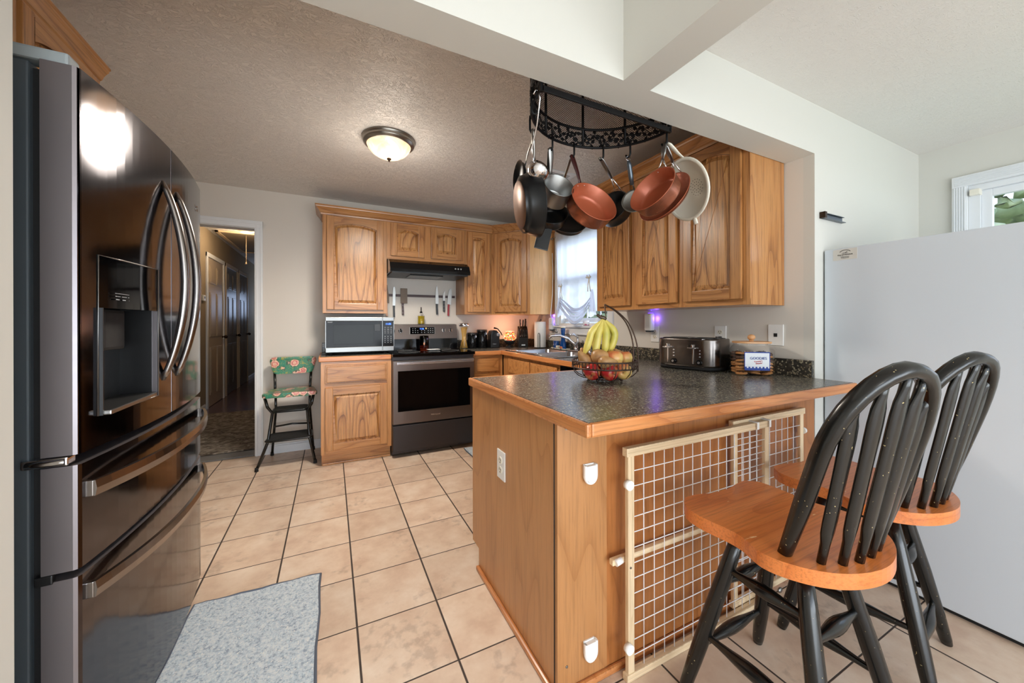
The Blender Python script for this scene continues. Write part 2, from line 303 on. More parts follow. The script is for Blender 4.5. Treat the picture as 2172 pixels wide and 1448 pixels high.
SEATM = seat_mat()
def worn_black():
    m = bpy.data.materials.new('worn_black_paint'); m.use_nodes = True; b = m.node_tree.nodes['Principled BSDF']
    tc = nd(m, 'ShaderNodeTexCoord'); n = nd(m, 'ShaderNodeTexNoise'); n.inputs['Scale'].default_value = 130; n.inputs['Detail'].default_value = 1; lk(m, tc.outputs['Object'], n.inputs['Vector'])
    r = ramp(m, [(0.0, (14, 15, 14)), (0.765, (14, 15, 14)), (0.775, (190, 168, 120)), (1.0, (40, 150, 110))]); lk(m, n.outputs['Fac'], r.inputs[0])
    lk(m, r.outputs[0], b.inputs['Base Color']); b.inputs['Roughness'].default_value = 0.24; b.inputs['Coat Weight'].default_value = 0.1; return m
WBLK = worn_black()

def fruit(name, stops, scale=5, rough=0.4):
    m = bpy.data.materials.new(name); m.use_nodes = True; b = m.node_tree.nodes['Principled BSDF']
    tc = nd(m, 'ShaderNodeTexCoord'); n = nd(m, 'ShaderNodeTexNoise'); n.inputs['Scale'].default_value = scale; n.inputs['Detail'].default_value = 5; lk(m, tc.outputs['Object'], n.inputs['Vector'])
    r = ramp(m, stops); lk(m, n.outputs['Fac'], r.inputs[0]); lk(m, r.outputs[0], b.inputs['Base Color']); b.inputs['Roughness'].default_value = rough
    return m
BANA = fruit('banana_skin', [(0.25, (168, 172, 62)), (0.5, (212, 196, 96)), (0.75, (226, 208, 120))], 12)
BANG = fruit('banana_stem_green', [(0.3, (120, 140, 50)), (0.7, (170, 180, 80))], 30)
PEAR = fruit('brown_pear_skin', [(0.3, (150, 108, 66)), (0.5, (178, 134, 86)), (0.7, (194, 152, 100))], 20)
APR = fruit('red_apple_skin', [(0.3, (150, 22, 30)), (0.55, (186, 42, 44)), (0.7, (206, 150, 90))], 14, 0.25)
APY = fruit('yellow_pink_apple_skin', [(0.35, (200, 78, 56)), (0.5, (214, 138, 84)), (0.65, (222, 190, 112))], 9, 0.28)
MOSA = None
def mosaic():
    m = bpy.data.materials.new('lit_mosaic_glass'); m.use_nodes = True; b = m.node_tree.nodes['Principled BSDF']
    tc = nd(m, 'ShaderNodeTexCoord'); v = nd(m, 'ShaderNodeTexVoronoi'); v.inputs['Scale'].default_value = 90; lk(m, tc.outputs['Object'], v.inputs['Vector'])
    s = nd(m, 'ShaderNodeSeparateColor'); lk(m, v.outputs['Color'], s.inputs[0])
    r = ramp(m, [(0.0, (220, 70, 40)), (0.25, (250, 190, 90)), (0.45, (60, 150, 80)), (0.6, (240, 120, 60)), (0.8, (250, 240, 210)), (0.95, (190, 40, 40))]); r.color_ramp.interpolation = 'CONSTANT'
    lk(m, s.outputs[0], r.inputs[0]); lk(m, r.outputs[0], b.inputs['Base Color']); lk(m, r.outputs[0], b.inputs['Emission Color']); b.inputs['Emission Strength'].default_value = 0.7
    return m
MOSA = mosaic()
def shade_mat():
    m = bpy.data.materials.new('lit_alabaster_glass'); m.use_nodes = True; b = m.node_tree.nodes['Principled BSDF']
    tc = nd(m, 'ShaderNodeTexCoord'); n = nd(m, 'ShaderNodeTexNoise'); n.inputs['Scale'].default_value = 7; n.inputs['Distortion'].default_value = 2; n.inputs['Detail'].default_value = 3; lk(m, tc.outputs['Object'], n.inputs['Vector'])
    r = ramp(m, [(0.3, (236, 178, 128)), (0.5, (250, 208, 164)), (0.7, (255, 230, 200))]); lk(m, n.outputs['Fac'], r.inputs[0])
    lk(m, r.outputs[0], b.inputs['Base Color']); lk(m, r.outputs[0], b.inputs['Emission Color']); b.inputs['Emission Strength'].default_value = 0.85; b.inputs['Roughness'].default_value = 0.25
    return m
SHADE = shade_mat()
def curtain_mat():
    m = bpy.data.materials.new('sheer_white_curtain'); m.use_nodes = True; n = m.node_tree; out = n.nodes['Material Output']; n.nodes.remove(n.nodes['Principled BSDF'])
    d = nd(m, 'ShaderNodeBsdfDiffuse'); d.inputs[0].default_value = lin((226, 228, 232)); t = nd(m, 'ShaderNodeBsdfTranslucent'); t.inputs[0].default_value = lin((214, 222, 238))
    tr = nd(m, 'ShaderNodeBsdfTransparent'); a = nd(m, 'ShaderNodeMixShader'); a.inputs[0].default_value = 0.5; lk(m, d.outputs[0], a.inputs[1]); lk(m, t.outputs[0], a.inputs[2])
    c = nd(m, 'ShaderNodeMixShader'); c.inputs[0].default_value = 0.1; lk(m, a.outputs[0], c.inputs[1]); lk(m, tr.outputs[0], c.inputs[2]); lk(m, c.outputs[0], out.inputs[0]); return m
CURT = curtain_mat()
def cup_mat():
    m = bpy.data.materials.new('flowered_china'); m.use_nodes = True; b = m.node_tree.nodes['Principled BSDF']
    tc = nd(m, 'ShaderNodeTexCoord'); v = nd(m, 'ShaderNodeTexVoronoi'); v.inputs['Scale'].default_value = 42; lk(m, tc.outputs['Object'], v.inputs['Vector'])
    r = ramp(m, [(0.0, (170, 40, 90)), (0.3, (214, 110, 150)), (0.36, (232, 228, 228))]); lk(m, v.outputs['Distance'], r.inputs[0]); lk(m, r.outputs[0], b.inputs['Base Color']); return m
CUPM = cup_mat()
def wood_floor():
    m = oak('dark_hardwood_floor', 'y', (96, 62, 50), (78, 48, 40), (46, 28, 24), rings=6, rough=0.22); return m
HWOOD = wood_floor()
LEAF = fruit('tree_foliage', [(0.3, (120, 138, 96)), (0.5, (164, 176, 132)), (0.7, (206, 206, 170))], 3, 0.8)
GRASS = fruit('lawn', [(0.3, (96, 120, 60)), (0.7, (150, 160, 96))], 2, 0.9)
def candle_mat():
    return emis('burning_candle_wax', (224, 92, 50), 0.5, 0.4)
WAX = candle_mat()

# ------------------------------------------------------------------ mesh helpers
class MB:
    def __init__(s): s.bm = bmesh.new(); s.M = Matrix(); s.mi = 0
    def at(s, M): s.M = M; return s
    def mat(s, i): s.mi = i; return s
    def raw(s, vs, fs, smooth=False):
        b = [s.bm.verts.new(s.M @ Vector(v)) for v in vs]; out = []
        for f in fs:
            try: q = s.bm.faces.new([b[i] for i in f])
            except ValueError: continue
            q.material_index = s.mi; q.smooth = smooth; out.append(q)
        return out
    def box(s, x0, x1, y0, y1, z0, z1, bev=0.0):
        if x0 > x1: x0, x1 = x1, x0
        if y0 > y1: y0, y1 = y1, y0
        if z0 > z1: z0, z1 = z1, z0
        vs = [(x, y, z) for x in (x0, x1) for y in (y0, y1) for z in (z0, z1)]
        fs = [(0, 1, 3, 2), (4, 6, 7, 5), (0, 4, 5, 1), (2, 3, 7, 6), (0, 2, 6, 4), (1, 5, 7, 3)]
        f = s.raw(vs, fs)
        if bev > 0:
            b = min(bev, (x1 - x0) * .45, (y1 - y0) * .45, (z1 - z0) * .45)
            es = list({e for q in f for e in q.edges}); bmesh.ops.bevel(s.bm, geom=es, offset=b, segments=2, affect='EDGES', profile=0.6)
        return s
    def prism(s, poly, a0, a1, axis='z', smooth=False, bev=0.0):
        # poly in the plane normal to axis; z:(x,y) y:(x,z) x:(y,z)
        def P(p, a): return {'z': (p[0], p[1], a), 'y': (p[0], a, p[1]), 'x': (a, p[0], p[1])}[axis]
        n = len(poly); vs = [P(p, a0) for p in poly] + [P(p, a1) for p in poly]
        fs = [tuple(range(n))[::-1], tuple(range(n, 2 * n))]
        caps = s.raw(vs, fs)
        b = list(s.bm.verts)[-2 * n:]
        side = []
        for i in range(n):
            j = (i + 1) % n
            q = s.bm.faces.new([b[i], b[j], b[n + j], b[n + i]]); q.material_index = s.mi; q.smooth = smooth; side.append(q)
        if bev > 0:
            es = list({e for q in caps for e in q.edges}); bmesh.ops.bevel(s.bm, geom=es, offset=bev, segments=3, affect='EDGES', profile=0.6)
        return s
    def tube(s, pts, r, seg=8, closed=False, cap=True, flat=None, sq=0):
        pts = [Vector(p) for p in pts]; n = len(pts); R = r if isinstance(r, (list, tuple)) else [r] * n
        T = []
        for i in range(n):
            a = pts[(i - 1) % n] if (closed or i > 0) else pts[i]; b = pts[(i + 1) % n] if (closed or i < n - 1) else pts[i]
            t = (b - a); T.append(t.normalized() if t.length > 1e-9 else Vector((0, 0, 1)))
        ref = Vector((0, 0, 1)) if abs(T[0].z) < 0.9 else Vector((1, 0, 0))
        if flat: ref = Vector(flat[0])
        u = T[0].cross(ref).normalized(); vs = []
        for i in range(n):
            u = (u - T[i] * u.dot(T[i])).normalized(); v = T[i].cross(u)
            for k in range(seg):
                a = 2 * PI * k / seg; rr = R[i] / (max(abs(math.cos(a)), abs(math.sin(a))) ** sq); fy = flat[1] if flat else 1.0
                vs.append(pts[i] + u * math.cos(a) * rr + v * math.sin(a) * rr * fy)
        fs = []; m = n if closed else n - 1
        for i in range(m):
            j = (i + 1) % n
            for k in range(seg):
                l = (k + 1) % seg; fs.append((i * seg + k, i * seg + l, j * seg + l, j * seg + k))
        s.raw(vs, fs, True)
        if cap and not closed:
            b = list(s.bm.verts)[-n * seg:]
            for q in (b[:seg][::-1], b[-seg:]):
                f = s.bm.faces.new(q); f.material_index = s.mi
        return s
    def cyl(s, p0, p1, r0, r1=None, seg=20): return s.tube([p0, p1], [r0, r1 if r1 is not None else r0], seg)
    def lathe(s, prof, o=(0, 0, 0), ax=(0, 0, 1), seg=28, sx=1.0, sy=1.0, smooth=True):
        o = Vector(o); ax = Vector(ax).normalized(); q = Vector((0, 0, 1)).rotation_difference(ax).to_matrix(); vs = []; idx = []
        for r, z in prof:
            if r < 1e-6: idx.append([len(vs)]); vs.append(o + q @ Vector((0, 0, z)))
            else:
                idx.append(list(range(len(vs), len(vs) + seg)))
                for k in range(seg):
                    a = 2 * PI * k / seg; vs.append(o + q @ Vector((r * sx * math.cos(a), r * sy * math.sin(a), z)))
        fs = []
        for a, b in zip(idx, idx[1:]):
            for k in range(seg):
                l = (k + 1) % seg
                if len(a) == 1 and len(b) == 1: continue
                if len(a) == 1: fs.append((a[0], b[k], b[l]))
                elif len(b) == 1: fs.append((a[k], a[l], b[0]))
                else: fs.append((a[k], a[l], b[l], b[k]))
        s.raw(vs, fs, smooth); return s
    def ball(s, c, r, seg=16, rings=10, sc=(1, 1, 1)):
        prof = [(math.sin(PI * i / rings) * r, -math.cos(PI * i / rings) * r) for i in range(rings + 1)]
        M0 = s.M; s.M = M0 @ Matrix.Translation(c) @ Matrix.Diagonal((*sc, 1)); s.lathe(prof, seg=seg); s.M = M0; return s
    def grid(s, nx, ny, fn, smooth=True, thick=None):
        vs = [fn(i / nx, j / ny) for i in range(nx + 1) for j in range(ny + 1)]
        fs = [(i * (ny + 1) + j, (i + 1) * (ny + 1) + j, (i + 1) * (ny + 1) + j + 1, i * (ny + 1) + j + 1) for i in range(nx) for j in range(ny)]
        s.raw(vs, fs, smooth); return s
    def build(s, name, mats, parent=None, fix=True):
        if fix: bmesh.ops.recalc_face_normals(s.bm, faces=s.bm.faces)
        me = bpy.data.meshes.new(name); s.bm.to_mesh(me); s.bm.free()
        for m in (mats if isinstance(mats, (list, tuple)) else [mats]): me.materials.append(m)
        o = bpy.data.objects.new(name, me); COL.objects.link(o)
        vs = [v.co for v in me.vertices]
        if parent is None:
            lo = [min(v[i] for v in vs) for i in range(3)]; hi = [max(v[i] for v in vs) for i in range(3)]
            c = Vector(((lo[0] + hi[0]) / 2, (lo[1] + hi[1]) / 2, lo[2])); me.transform(Matrix.Translation(-c)); o.location = c
        else:
            w = Vector((0, 0, 0)); p = parent
            while p: w += p.location; p = p.parent
            me.transform(Matrix.Translation(-w)); o.parent = parent
        return o

def thing(name, label, cat, loc=(0, 0, 0), group=None):
    o = bpy.data.objects.new(name, None); COL.objects.link(o); o.empty_display_size = 0.05
    o.location = loc; o['label'] = label; o['category'] = cat
    if group: o['group'] = group
    return o
def tag(o, label, cat, group=None):
    o['label'] = label; o['category'] = cat
    if group: o['group'] = group
    return o
def struct(o): o['kind'] = 'structure'; return o
def copytree(o, parent=None):
    c = o.copy(); COL.objects.link(c); c.parent = parent
    for ch in [k for k in COL.objects if k.parent == o]: copytree(ch, c)
    return c
def text(name, s, size, M, mat, parent, depth=0.0006, bold=0.0):
    cu = bpy.data.curves.new(name, 'FONT'); cu.body = s; cu.size = size; cu.extrude = depth; cu.offset = bold; cu.align_x = 'CENTER'; cu.align_y = 'CENTER'; cu.resolution_u = 3
    t = bpy.data.objects.new(name + '_tmp', cu); COL.objects.link(t); bpy.context.view_layer.update()
    me = bpy.data.meshes.new_from_object(t.evaluated_get(bpy.context.evaluated_depsgraph_get())); bpy.data.objects.remove(t); bpy.data.curves.remove(cu)
    me.transform(M); me.materials.clear(); me.materials.append(mat)
    o = bpy.data.objects.new(name, me); COL.objects.link(o)
    if parent:
        w = Vector((0, 0, 0)); p = parent
        while p: w += p.location; p = p.parent
        me.transform(Matrix.Translation(-w)); o.parent = parent
    return o
def face_my(x, y, z): return Matrix.Translation((x, y, z)) @ Matrix.Rotation(PI / 2, 4, 'X')            # text facing -Y
def face_mx(x, y, z): return Matrix.Translation((x, y, z)) @ Matrix.Rotation(-PI / 2, 4, 'Z') @ Matrix.Rotation(PI / 2, 4, 'X')  # facing -X
def face_px(x, y, z): return Matrix.Translation((x, y, z)) @ Matrix.Rotation(PI / 2, 4, 'Z') @ Matrix.Rotation(PI / 2, 4, 'X')
def FY(x, y, z): return Matrix.Translation((x, y, z))                                # local front -y stays -Y
def FX(x, y, z): return Matrix.Translation((x, y, z)) @ Matrix.Rotation(-PI / 2, 4, 'Z')   # front faces -X, local x runs to -Y
def FD(x, y, z): return Matrix.Translation((x, y, z)) @ Matrix.Rotation(-PI / 4, 4, 'Z')

# ------------------------------------------------------------------ the room
ZC, ZD, ZB = 2.402, 2.296, 2.046
YB0, YB1 = -3.03, -2.896
XL, YR, XD = -3.62, -7.0, 1.29
struct(MB().box(XL - .3, XD + .2, YR - .2, 0.12, -0.08, 0.0).build('floor', TILE)).location  # kitchen and dining
fl = [o for o in COL.objects if o.name == 'floor'][0]; me = fl.data; me.transform(Matrix.Translation(fl.location)); fl.location = (0, 0, 0)
struct(MB().box(-3.9, -2.6, 0.12, 2.1, -0.08, 0.0).build('floor', GREY)); struct(MB().box(-3.9, -2.4, 2.1, 8.0, -0.08, 0.002).build('floor', HWOOD))
struct(MB().box(XL - .1, 0.12, YB1, 0.1, ZC, ZC + .1).build('ceiling', CEIL))
struct(MB().box(XL - .1, -1.2, YR, YB0, ZC, ZC + .1).build('ceiling', CEIL))
struct(MB().box(-1.2, XD + .1, YR, YB0, ZD, ZD + .12).build('ceiling', CEILD))
struct(MB().box(-3.9, -2.4, 0.1, 8.0, 2.52, 2.6).build('ceiling', CEIL))
# back wall with the hall opening
w = MB(); w.box(-2.797, 0.12, 0, 0.12, 0, ZC + .1); w.box(XL - .1, -2.797, 0, 0.12, 2.051, ZC + .1); w.box(XL - .1, -3.56, 0, 0.12, 0, 2.051)
struct(w.build('wall_back', WALL))
# window wall
WY0, WY1, WZ0, WZ1 = -1.50, -0.70, 1.19, 2.06
w = MB(); w.box(0, 0.12, YB0 + .05, WY0, 0, ZC + .1); w.box(0, 0.12, WY1, 0, 0, ZC + .1); w.box(0, 0.12, WY0, WY1, 0, WZ0); w.box(0, 0.12, WY0, WY1, WZ1, ZC + .1)
struct(w.build('wall_right', WALL))
struct(MB().box(XL - .12, XL, YR, 0, 0, ZC + .1).build('wall_left', WALL))
struct(MB().box(XL, -2.757, YB0, YB1, 0, ZC).build('wall_stub', CREAM))
# dining walls
struct(MB().box(0.0, XD + .1, YB0, YB0 + .05, 0, ZC + .1).build('wall_dining', CREAM))
DY0, DY1, DZ0, DZ1 = -5.0, -3.242, 0.95, 2.02
w = MB(); w.box(XD, XD + .12, DY1, YB0, 0, ZD + .1); w.box(XD, XD + .12, YR, DY0, 0, ZD + .1); w.box(XD, XD + .12, DY0, DY1, 0, DZ0); w.box(XD, XD + .12, DY0, DY1, DZ1, ZD + .1)
struct(w.build('wall_exterior', CREAM))
w = MB(); w.box(XL, -3.3, YR - .12, YR, 0, ZC); w.box(0.4, XD, YR - .12, YR, 0, ZC); w.box(-3.3, 0.4, YR - .12, YR, 2.2, ZC + .1)
struct(w.build('wall_rear', CREAM))
# beams
struct(MB().box(XL, 0.0, YB0, YB1, ZB, ZC + .1).build('trim_1', CREAM))
struct(MB().box(-1.26, -1.133, YR, YB0, ZB, ZC + .1).build('trim_2', CREAM))
# hall walls
struct(MB().box(-3.86, -3.74, 0.12, 8, 0, 2.52).build('wall_hall_left', HALLP))
struct(MB().box(-2.66, -2.55, 0.12, 8, 0, 2.52).build('wall_hall_right', HALLP))
struct(MB().box(-3.9, -2.5, 8, 8.1, 0, 2.52).build('wall_hall_end', HALLP))
# casing around the hall opening
def casing(name, x0, x1, ztop, y, wd=0.062, t=0.018):
    m = MB()
    for a, b in ((x0 - wd, x0), (x1, x1 + wd)):
        m.box(a, b, y - t, y, 0, ztop + wd, .004); m.box(a + .01, a + .022, y - t - .004, y - t + .002, 0, ztop + wd * .8, .002); m.box(b - .02, b - .008, y - t - .003, y - t + .002, 0, ztop + wd * .7, .002)
    m.box(x0 - wd, x1 + wd, y - t - .001, y, ztop, ztop + wd + .002, .004)
    m.box(x0 - wd + .01, x1 + wd - .01, y - t - .005, y - t + .002, ztop + .035, ztop + .048, .002)
    return m
m = casing('c', -3.56, -2.797, 2.051, 0.0); m.box(-2.80, -2.797 + .0, 0, .12, 0, 2.051); m.box(-3.56, -2.797, 0, .12, 2.047, 2.051)
struct(m.build('trim_3', TRIM))
def baseb(name, M, L, h=.085):
    m = MB().at(M); m.box(0, L, -.012, 0, 0, h - .015); m.box(0, L, -.008, 0, h - .015, h, .003); return struct(m.build(name, TRIM))
baseb('baseboard_back', FY(-2.735, -.001, 0), .47)
baseb('baseboard_hall', Matrix.Translation((-3.739, 0.12, 0)) @ Matrix.Rotation(PI / 2, 4, 'Z'), 2.30)
baseb('baseboard_hall', Matrix.Translation((-3.739, 5.33, 0)) @ Matrix.Rotation(PI / 2, 4, 'Z'), 2.6)
# rug threshold
struct(MB().box(-3.56, -2.8, 0.0, 0.16, 0.0, 0.012, .004).build('trim_4', GREY))
tag(MB().box(-3.72, -2.67, 0.2, 2.08, 0.001, 0.014, .005).build('hall_rug', CARP), 'mottled grey and brown rug on the floor of the hall beyond the doorway', 'rug')

# ------------------------------------------------------------------ windows
def sash(m, M, w, h, z0, t=.03, fr=.04):
    m.at(M); m.box(0, fr, -t, 0, z0, z0 + h, .003); m.box(w - fr, w, -t, 0, z0, z0 + h, .003); m.box(fr, w - fr, -t + .001, -.001, z0 + .0005, z0 + fr, .002); m.box(fr, w - fr, -t + .001, -.001, z0 + h - fr, z0 + h - .0005, .002)
m = MB(); M = FX(0.09, WY1, 0)
m.at(M); m.box(.03, .77, -.001, .021, WZ0 + .0005, WZ0 + .02); m.box(0.0005, .035, -.089, .02, WZ0, WZ1); m.box(.765, .7995, -.089, .02, WZ0, WZ1); m.box(.03, .77, -.088, .019, WZ1 - .03, WZ1 - .0005)
sash(m, FX(0.07, WY1, 0), .8, .43, WZ0 + .012); sash(m, FX(0.10, WY1, 0), .8, .42, WZ0 + .44)
m.at(FX(0.075, WY1, 0))
for k in (1, 2, 3): m.box(.2 * k - .007, .2 * k + .007, -.012, -.004, WZ0 + .03, WZ0 + .44)
wf = m.build('window_1', TRIM); struct(wf)
MB().at(FX(0.068, WY1, 0)).box(.03, .77, -.002, .002, WZ0 + .04, WZ1 - .04).build('pane', PANE, wf)
# side & bottom casing, stool and apron
m = MB().at(FX(-.001, WY1, 0)); m.box(-.055, .0, -.018, 0, WZ0 - .02, WZ1 + .055, .004); m.box(.8, .855, -.018, 0, WZ0 - .02, WZ1 + .055, .004); m.box(-.055, .855, -.019, 0, WZ1, WZ1 + .055, .004)
m.box(-.046, -.036, -.022, -.016, WZ0, WZ1, .002); m.box(-.024, -.014, -.022, -.016, WZ0, WZ1, .002)
m.box(-.075, .875, -.035, .10, WZ0 - .045, WZ0 - .024, .005); m.box(-.055, .855, -.016, 0, WZ0 - .1, WZ0 - .046, .004); m.box(-.055, .855, -.02, 0, WZ0 - .115, WZ0 - .098, .004)
o = m.build('window_sill', TRIM, wf)
# dining window
DW = -DY0 + DY1
m = MB().at(FX(XD + .07, DY1, 0)); m.box(0.0005, .045, -.069, .03, DZ0, DZ1); m.box(DW - .045, DW - .0005, -.069, .03, DZ0, DZ1); m.box(.044, DW - .044, -.068, .029, DZ1 - .035, DZ1 - .0005); m.box(.044, DW - .044, -.068, .029, DZ0 + .0005, DZ0 + .04)
sash(m, FX(XD + .06, DY1 - .045, 0), DW / 2 - .045, DZ1 - DZ0 - .07, DZ0 + .035, .035, .042); sash(m, FX(XD + .09, DY1 - DW / 2, 0), DW / 2 - .045, DZ1 - DZ0 - .07, DZ0 + .035, .035, .042)
wf2 = struct(m.build('window_2', TRIM))
MB().at(FX(XD + .05, DY1, 0)).box(.06, DW - .06, -.002, .002, DZ0 + .05, DZ1 - .05).build('pane', PANE, wf2)
m = MB().at(FX(XD - .001, DY1, 0))
m.box(-.062, 0, -.022, 0, DZ0 - .06, DZ1 + .062, .003); m.box(DW, DW + .062, -.022, 0, DZ0 - .06, DZ1 + .062, .003); m.box(-.062, DW + .062, -.024, 0, DZ1, DZ1 + .066, .003); m.box(-.062, DW + .062, -.03, 0, DZ0 - .06, DZ0, .003)
for k in range(5): m.box(-.054 + .0105 * k, -.049 + .0105 * k, -.026, -.02, DZ0 - .05, DZ1, .002); m.box(-.05, DW + .05, -.028, -.022, DZ1 + .008 + .0105 * k, DZ1 + .013 + .0105 * k, .002)
m.build('window_frame', TRIM, wf2)
tag(MB().at(FX(XD - .002, DY1 - .0, 0)).box(.01, .05, -.03, .02, 1.955, 1.99, .003).build('blind_bracket', CREAMP), 'small cream blind bracket at the top left inside the dining window', 'bracket')
# rear glazed doors frame
m = MB()
for x in (-3.3, -2.07, -.83, .36): m.box(x, x + .05, YR - .1, YR - .02, 0, 2.2)
m.box(-3.3, .4, YR - .1, YR - .02, 2.14, 2.2)
d1 = struct(m.build('door_4', TRIM)); MB().box(-3.3, .4, YR - .07, YR - .062, .02, 2.15).build('pane', PANE, d1)

# outdoors
gr = MB().box(-14, 22, -20, 16, -0.5, -0.42).build('ground', GRASS); struct(gr)
def tree(x, y, h, r, lab):
    t = thing('tree', lab, 'tree', (x, y, -.42)); MB().cyl((x, y, -.42), (x, y, h * .6), .14, .08, 10).build('trunk', DWOOD, t)
    m = MB()
    for k in range(190):
        a = random.random() * 6.28; rr = r * random.random() ** .5; z = h * .45 + random.random() * h * .5
        m.ball((x + rr * math.cos(a), y + rr * math.sin(a), z), r * (.07 + .09 * random.random()), 6, 4, (1, 1, .8))
    for v in m.bm.verts: v.co += Vector((random.uniform(-1, 1), random.uniform(-1, 1), random.uniform(-1, 1))) * .06
    m.build('foliage', LEAF, t); return t
tree(8.0, -1.3, 3.55, 1.25, 'leafy green tree outside beyond the dining window')
tree(4.6, 4.7, 2.4, 1.2, 'low bushy tree outside, seen under the sink window curtain')
tree(9.6, -4.1, 3.75, 1.5, 'pale green tree outside at the right of the dining window')

# ------------------------------------------------------------------ cabinets
OAKS = [OV, OX, OP, OY, OPL]
def arch_poly(x0, x1, z0, z1, rise, n=14):
    # opening outline, counter clockwise from bottom left
    p = [(x0, z0), (x1, z0), (x1, z1)]
    for i in range(1, n):
        t = i / n; x = x1 + (x0 - x1) * t; p.append((x, z1 + rise * math.sin(PI * t) ** 0.8))
    p.append((x0, z1)); return p
def door_mesh(M, w, h, arch=True, st=.058, t=.02, hor=1):
    m = MB().at(M); rise = (min(.035, w * .09) if arch else 0)
    m.mat(0).box(0, st, -t, 0, 0, h, .004).box(w - st, w, -t, 0, 0, h, .004)
    m.mat(hor).box(st, w - st, -t, 0, 0, st, .003)
    zt = h - st - rise
    op = arch_poly(st, w - st, st, zt, rise)
    top = [p for p in op[2:]]
    m.prism([(w - st, h)] + [(st, h)] + top[::-1], -t, 0, 'y')
    # raised panel
    def inset(d): return [(min(max(x, st + d), w - st - d), (z + d if i < 2 else z - d)) for i, (x, z) in enumerate(op)]
    a = [(x, -.005, z) for x, z in op]; b = [(x, -.005, z) for x, z in inset(.007)]; c = [(x, -.0175, z) for x, z in inset(.03)]
    n = len(a); m.mat(2); vs = a + b + c; fs = []
    for k in (0, n):
        for i in range(n): j = (i + 1) % n; fs.append((k + i, k + j, k + n + j, k + n + i))
    fs.append(tuple(range(2 * n, 3 * n))); m.raw(vs, fs); return m
def drawer_mesh(M, w, h, t=.02):
    m = MB().at(M); m.mat(1).box(0, w, -t * .6, 0, 0, h, .003); m.box(.012, w - .012, -t, -t * .5, .012, h - .012, .006); return m
def door(parent, M, w, h, arch=True, st=.058, name='door', hor=1):
    o = door_mesh(M, w, h, arch, st, hor=hor).build(name, OAKS, parent)
    w_ = Vector((0, 0, 0)); c = M @ Vector((w / 2, 0, h / 2)); return o
def crown(m, M, L, ext0=0.0, ext1=0.0, z0=2.168, z1=2.245):
    # profile in local y(out = -), z
    pr = [(0, z0), (-.012, z0), (-.014, z0 + .012), (-.022, z0 + .018), (-.03, z0 + .034), (-.042, z0 + .05), (-.05, z0 + .058), (-.052, z0 + .066), (-.058, z0 + .07), (-.058, z1), (0, z1)]
    m.at(M); vs = []
    for x, e in ((0, ext0), (L, ext1)):
        for y, z in pr: vs.append((x + e * (-y), y, z))
    n = len(pr); fs = [tuple(range(n)), tuple(range(n, 2 * n))[::-1]] + [(i, (i + 1) % n, n + (i + 1) % n, n + i) for i in range(n)]
    m.raw(vs, fs); return m

YU, ZU0, ZU1 = -.305, 1.286, 2.20
# tall upper cabinet, left
c = thing('wall_cabinet', 'tall oak wall cabinet with one arched door above the microwave', 'cabinet', (-1.975, -.15, ZU0))
m = MB(); m.mat(0).box(-2.249, -1.704, YU + .001, -.004, ZU0, ZU1, .002); m.build('body', OAKS, c)
m = MB(); m.mat(0).box(-2.25, -2.216, YU - .003, YU + .001, ZU0, ZU1, .001).box(-1.737, -1.703, YU - .003, YU + .001, ZU0, ZU1, .001); m.mat(1).box(-2.216, -1.737, YU - .0025, YU, ZU0, ZU0 + .032).box(-2.216, -1.737, YU - .0025, YU, 2.155, ZU1); m.build('face_frame', OAKS, c)
door(c, FY(-2.216, YU - .003, 1.318), .48, .842)
# cabinet over the hood
c = thing('wall_cabinet', 'short oak wall cabinet with two small doors above the black range hood', 'cabinet', (-1.32, -.15, 1.81))
MB().mat(0).box(-1.703, -.926, YU + .001, -.004, 1.812, ZU1, .002).build('body', OAKS, c)
m = MB(); m.mat(1).box(-1.703, -.926, YU - .002, YU + .001, 1.812, 1.842).box(-1.703, -.926, YU - .002, YU + .001, 2.155, ZU1); m.mat(0).box(-1.703, -1.67, YU - .0025, YU, 1.84, 2.156).box(-1.35, -1.282, YU - .0025, YU, 1.84, 2.156).box(-.962, -.926, YU - .0025, YU, 1.84, 2.156); m.build('face_frame', OAKS, c)
door(c, FY(-1.668, YU - .003, 1.843), .319, .318, st=.058); door(c, FY(-1.281, YU - .003, 1.843), .319, .318, st=.058)
# narrow cabinet
c = thing('wall_cabinet', 'narrow tall oak wall cabinet right of the range hood', 'cabinet', (-.77, -.15, ZU0))
MB().mat(0).box(-.925, -.612, YU + .001, -.004, ZU0, ZU1, .002).build('body', OAKS, c)
m = MB(); m.mat(1).box(-.925, -.612, YU - .002, YU + .001, ZU0, 1.312).box(-.925, -.612, YU - .002, YU + .001, 2.155, ZU1); m.mat(0).box(-.925, -.895, YU - .0025, YU, ZU0, ZU1).box(-.646, -.612, YU - .0025, YU, ZU0, ZU1); m.build('face_frame', OAKS, c)
door(c, FY(-.896, YU - .003, 1.311), .25, .846)
# diagonal corner cabinet
c = thing('corner_wall_cabinet', 'diagonal oak corner wall cabinet beside the curtained window', 'cabinet', (-.3, -.3, ZU0))
MB().mat(4).prism([(-.611, -.004), (-.611, YU), (-.304, -.612), (-.004, -.612), (-.004, -.004)], ZU0, ZU1).build('body', OAKS, c)
DL = math.hypot(.307, .307); MD = FD(-.611, YU, 0); m = MB().at(MD)
m.mat(1).box(0, DL, -.003, 0, ZU0, 1.312).box(0, DL, -.003, 0, 2.155, ZU1); m.mat(0).box(0, .04, -.0032, 0, ZU0, ZU1).box(DL - .04, DL, -.0032, 0, ZU0, ZU1); m.build('face_frame', OAKS, c)
door(c, FD(-.611, YU, 1.311) @ Matrix.Translation((.035, -.003, 0)), DL - .07, .846)
MB().mat(0).box(-.034, -.004, -.6165, -.6122, ZU0, ZU1).build('scribe_strip', OAKS, c)
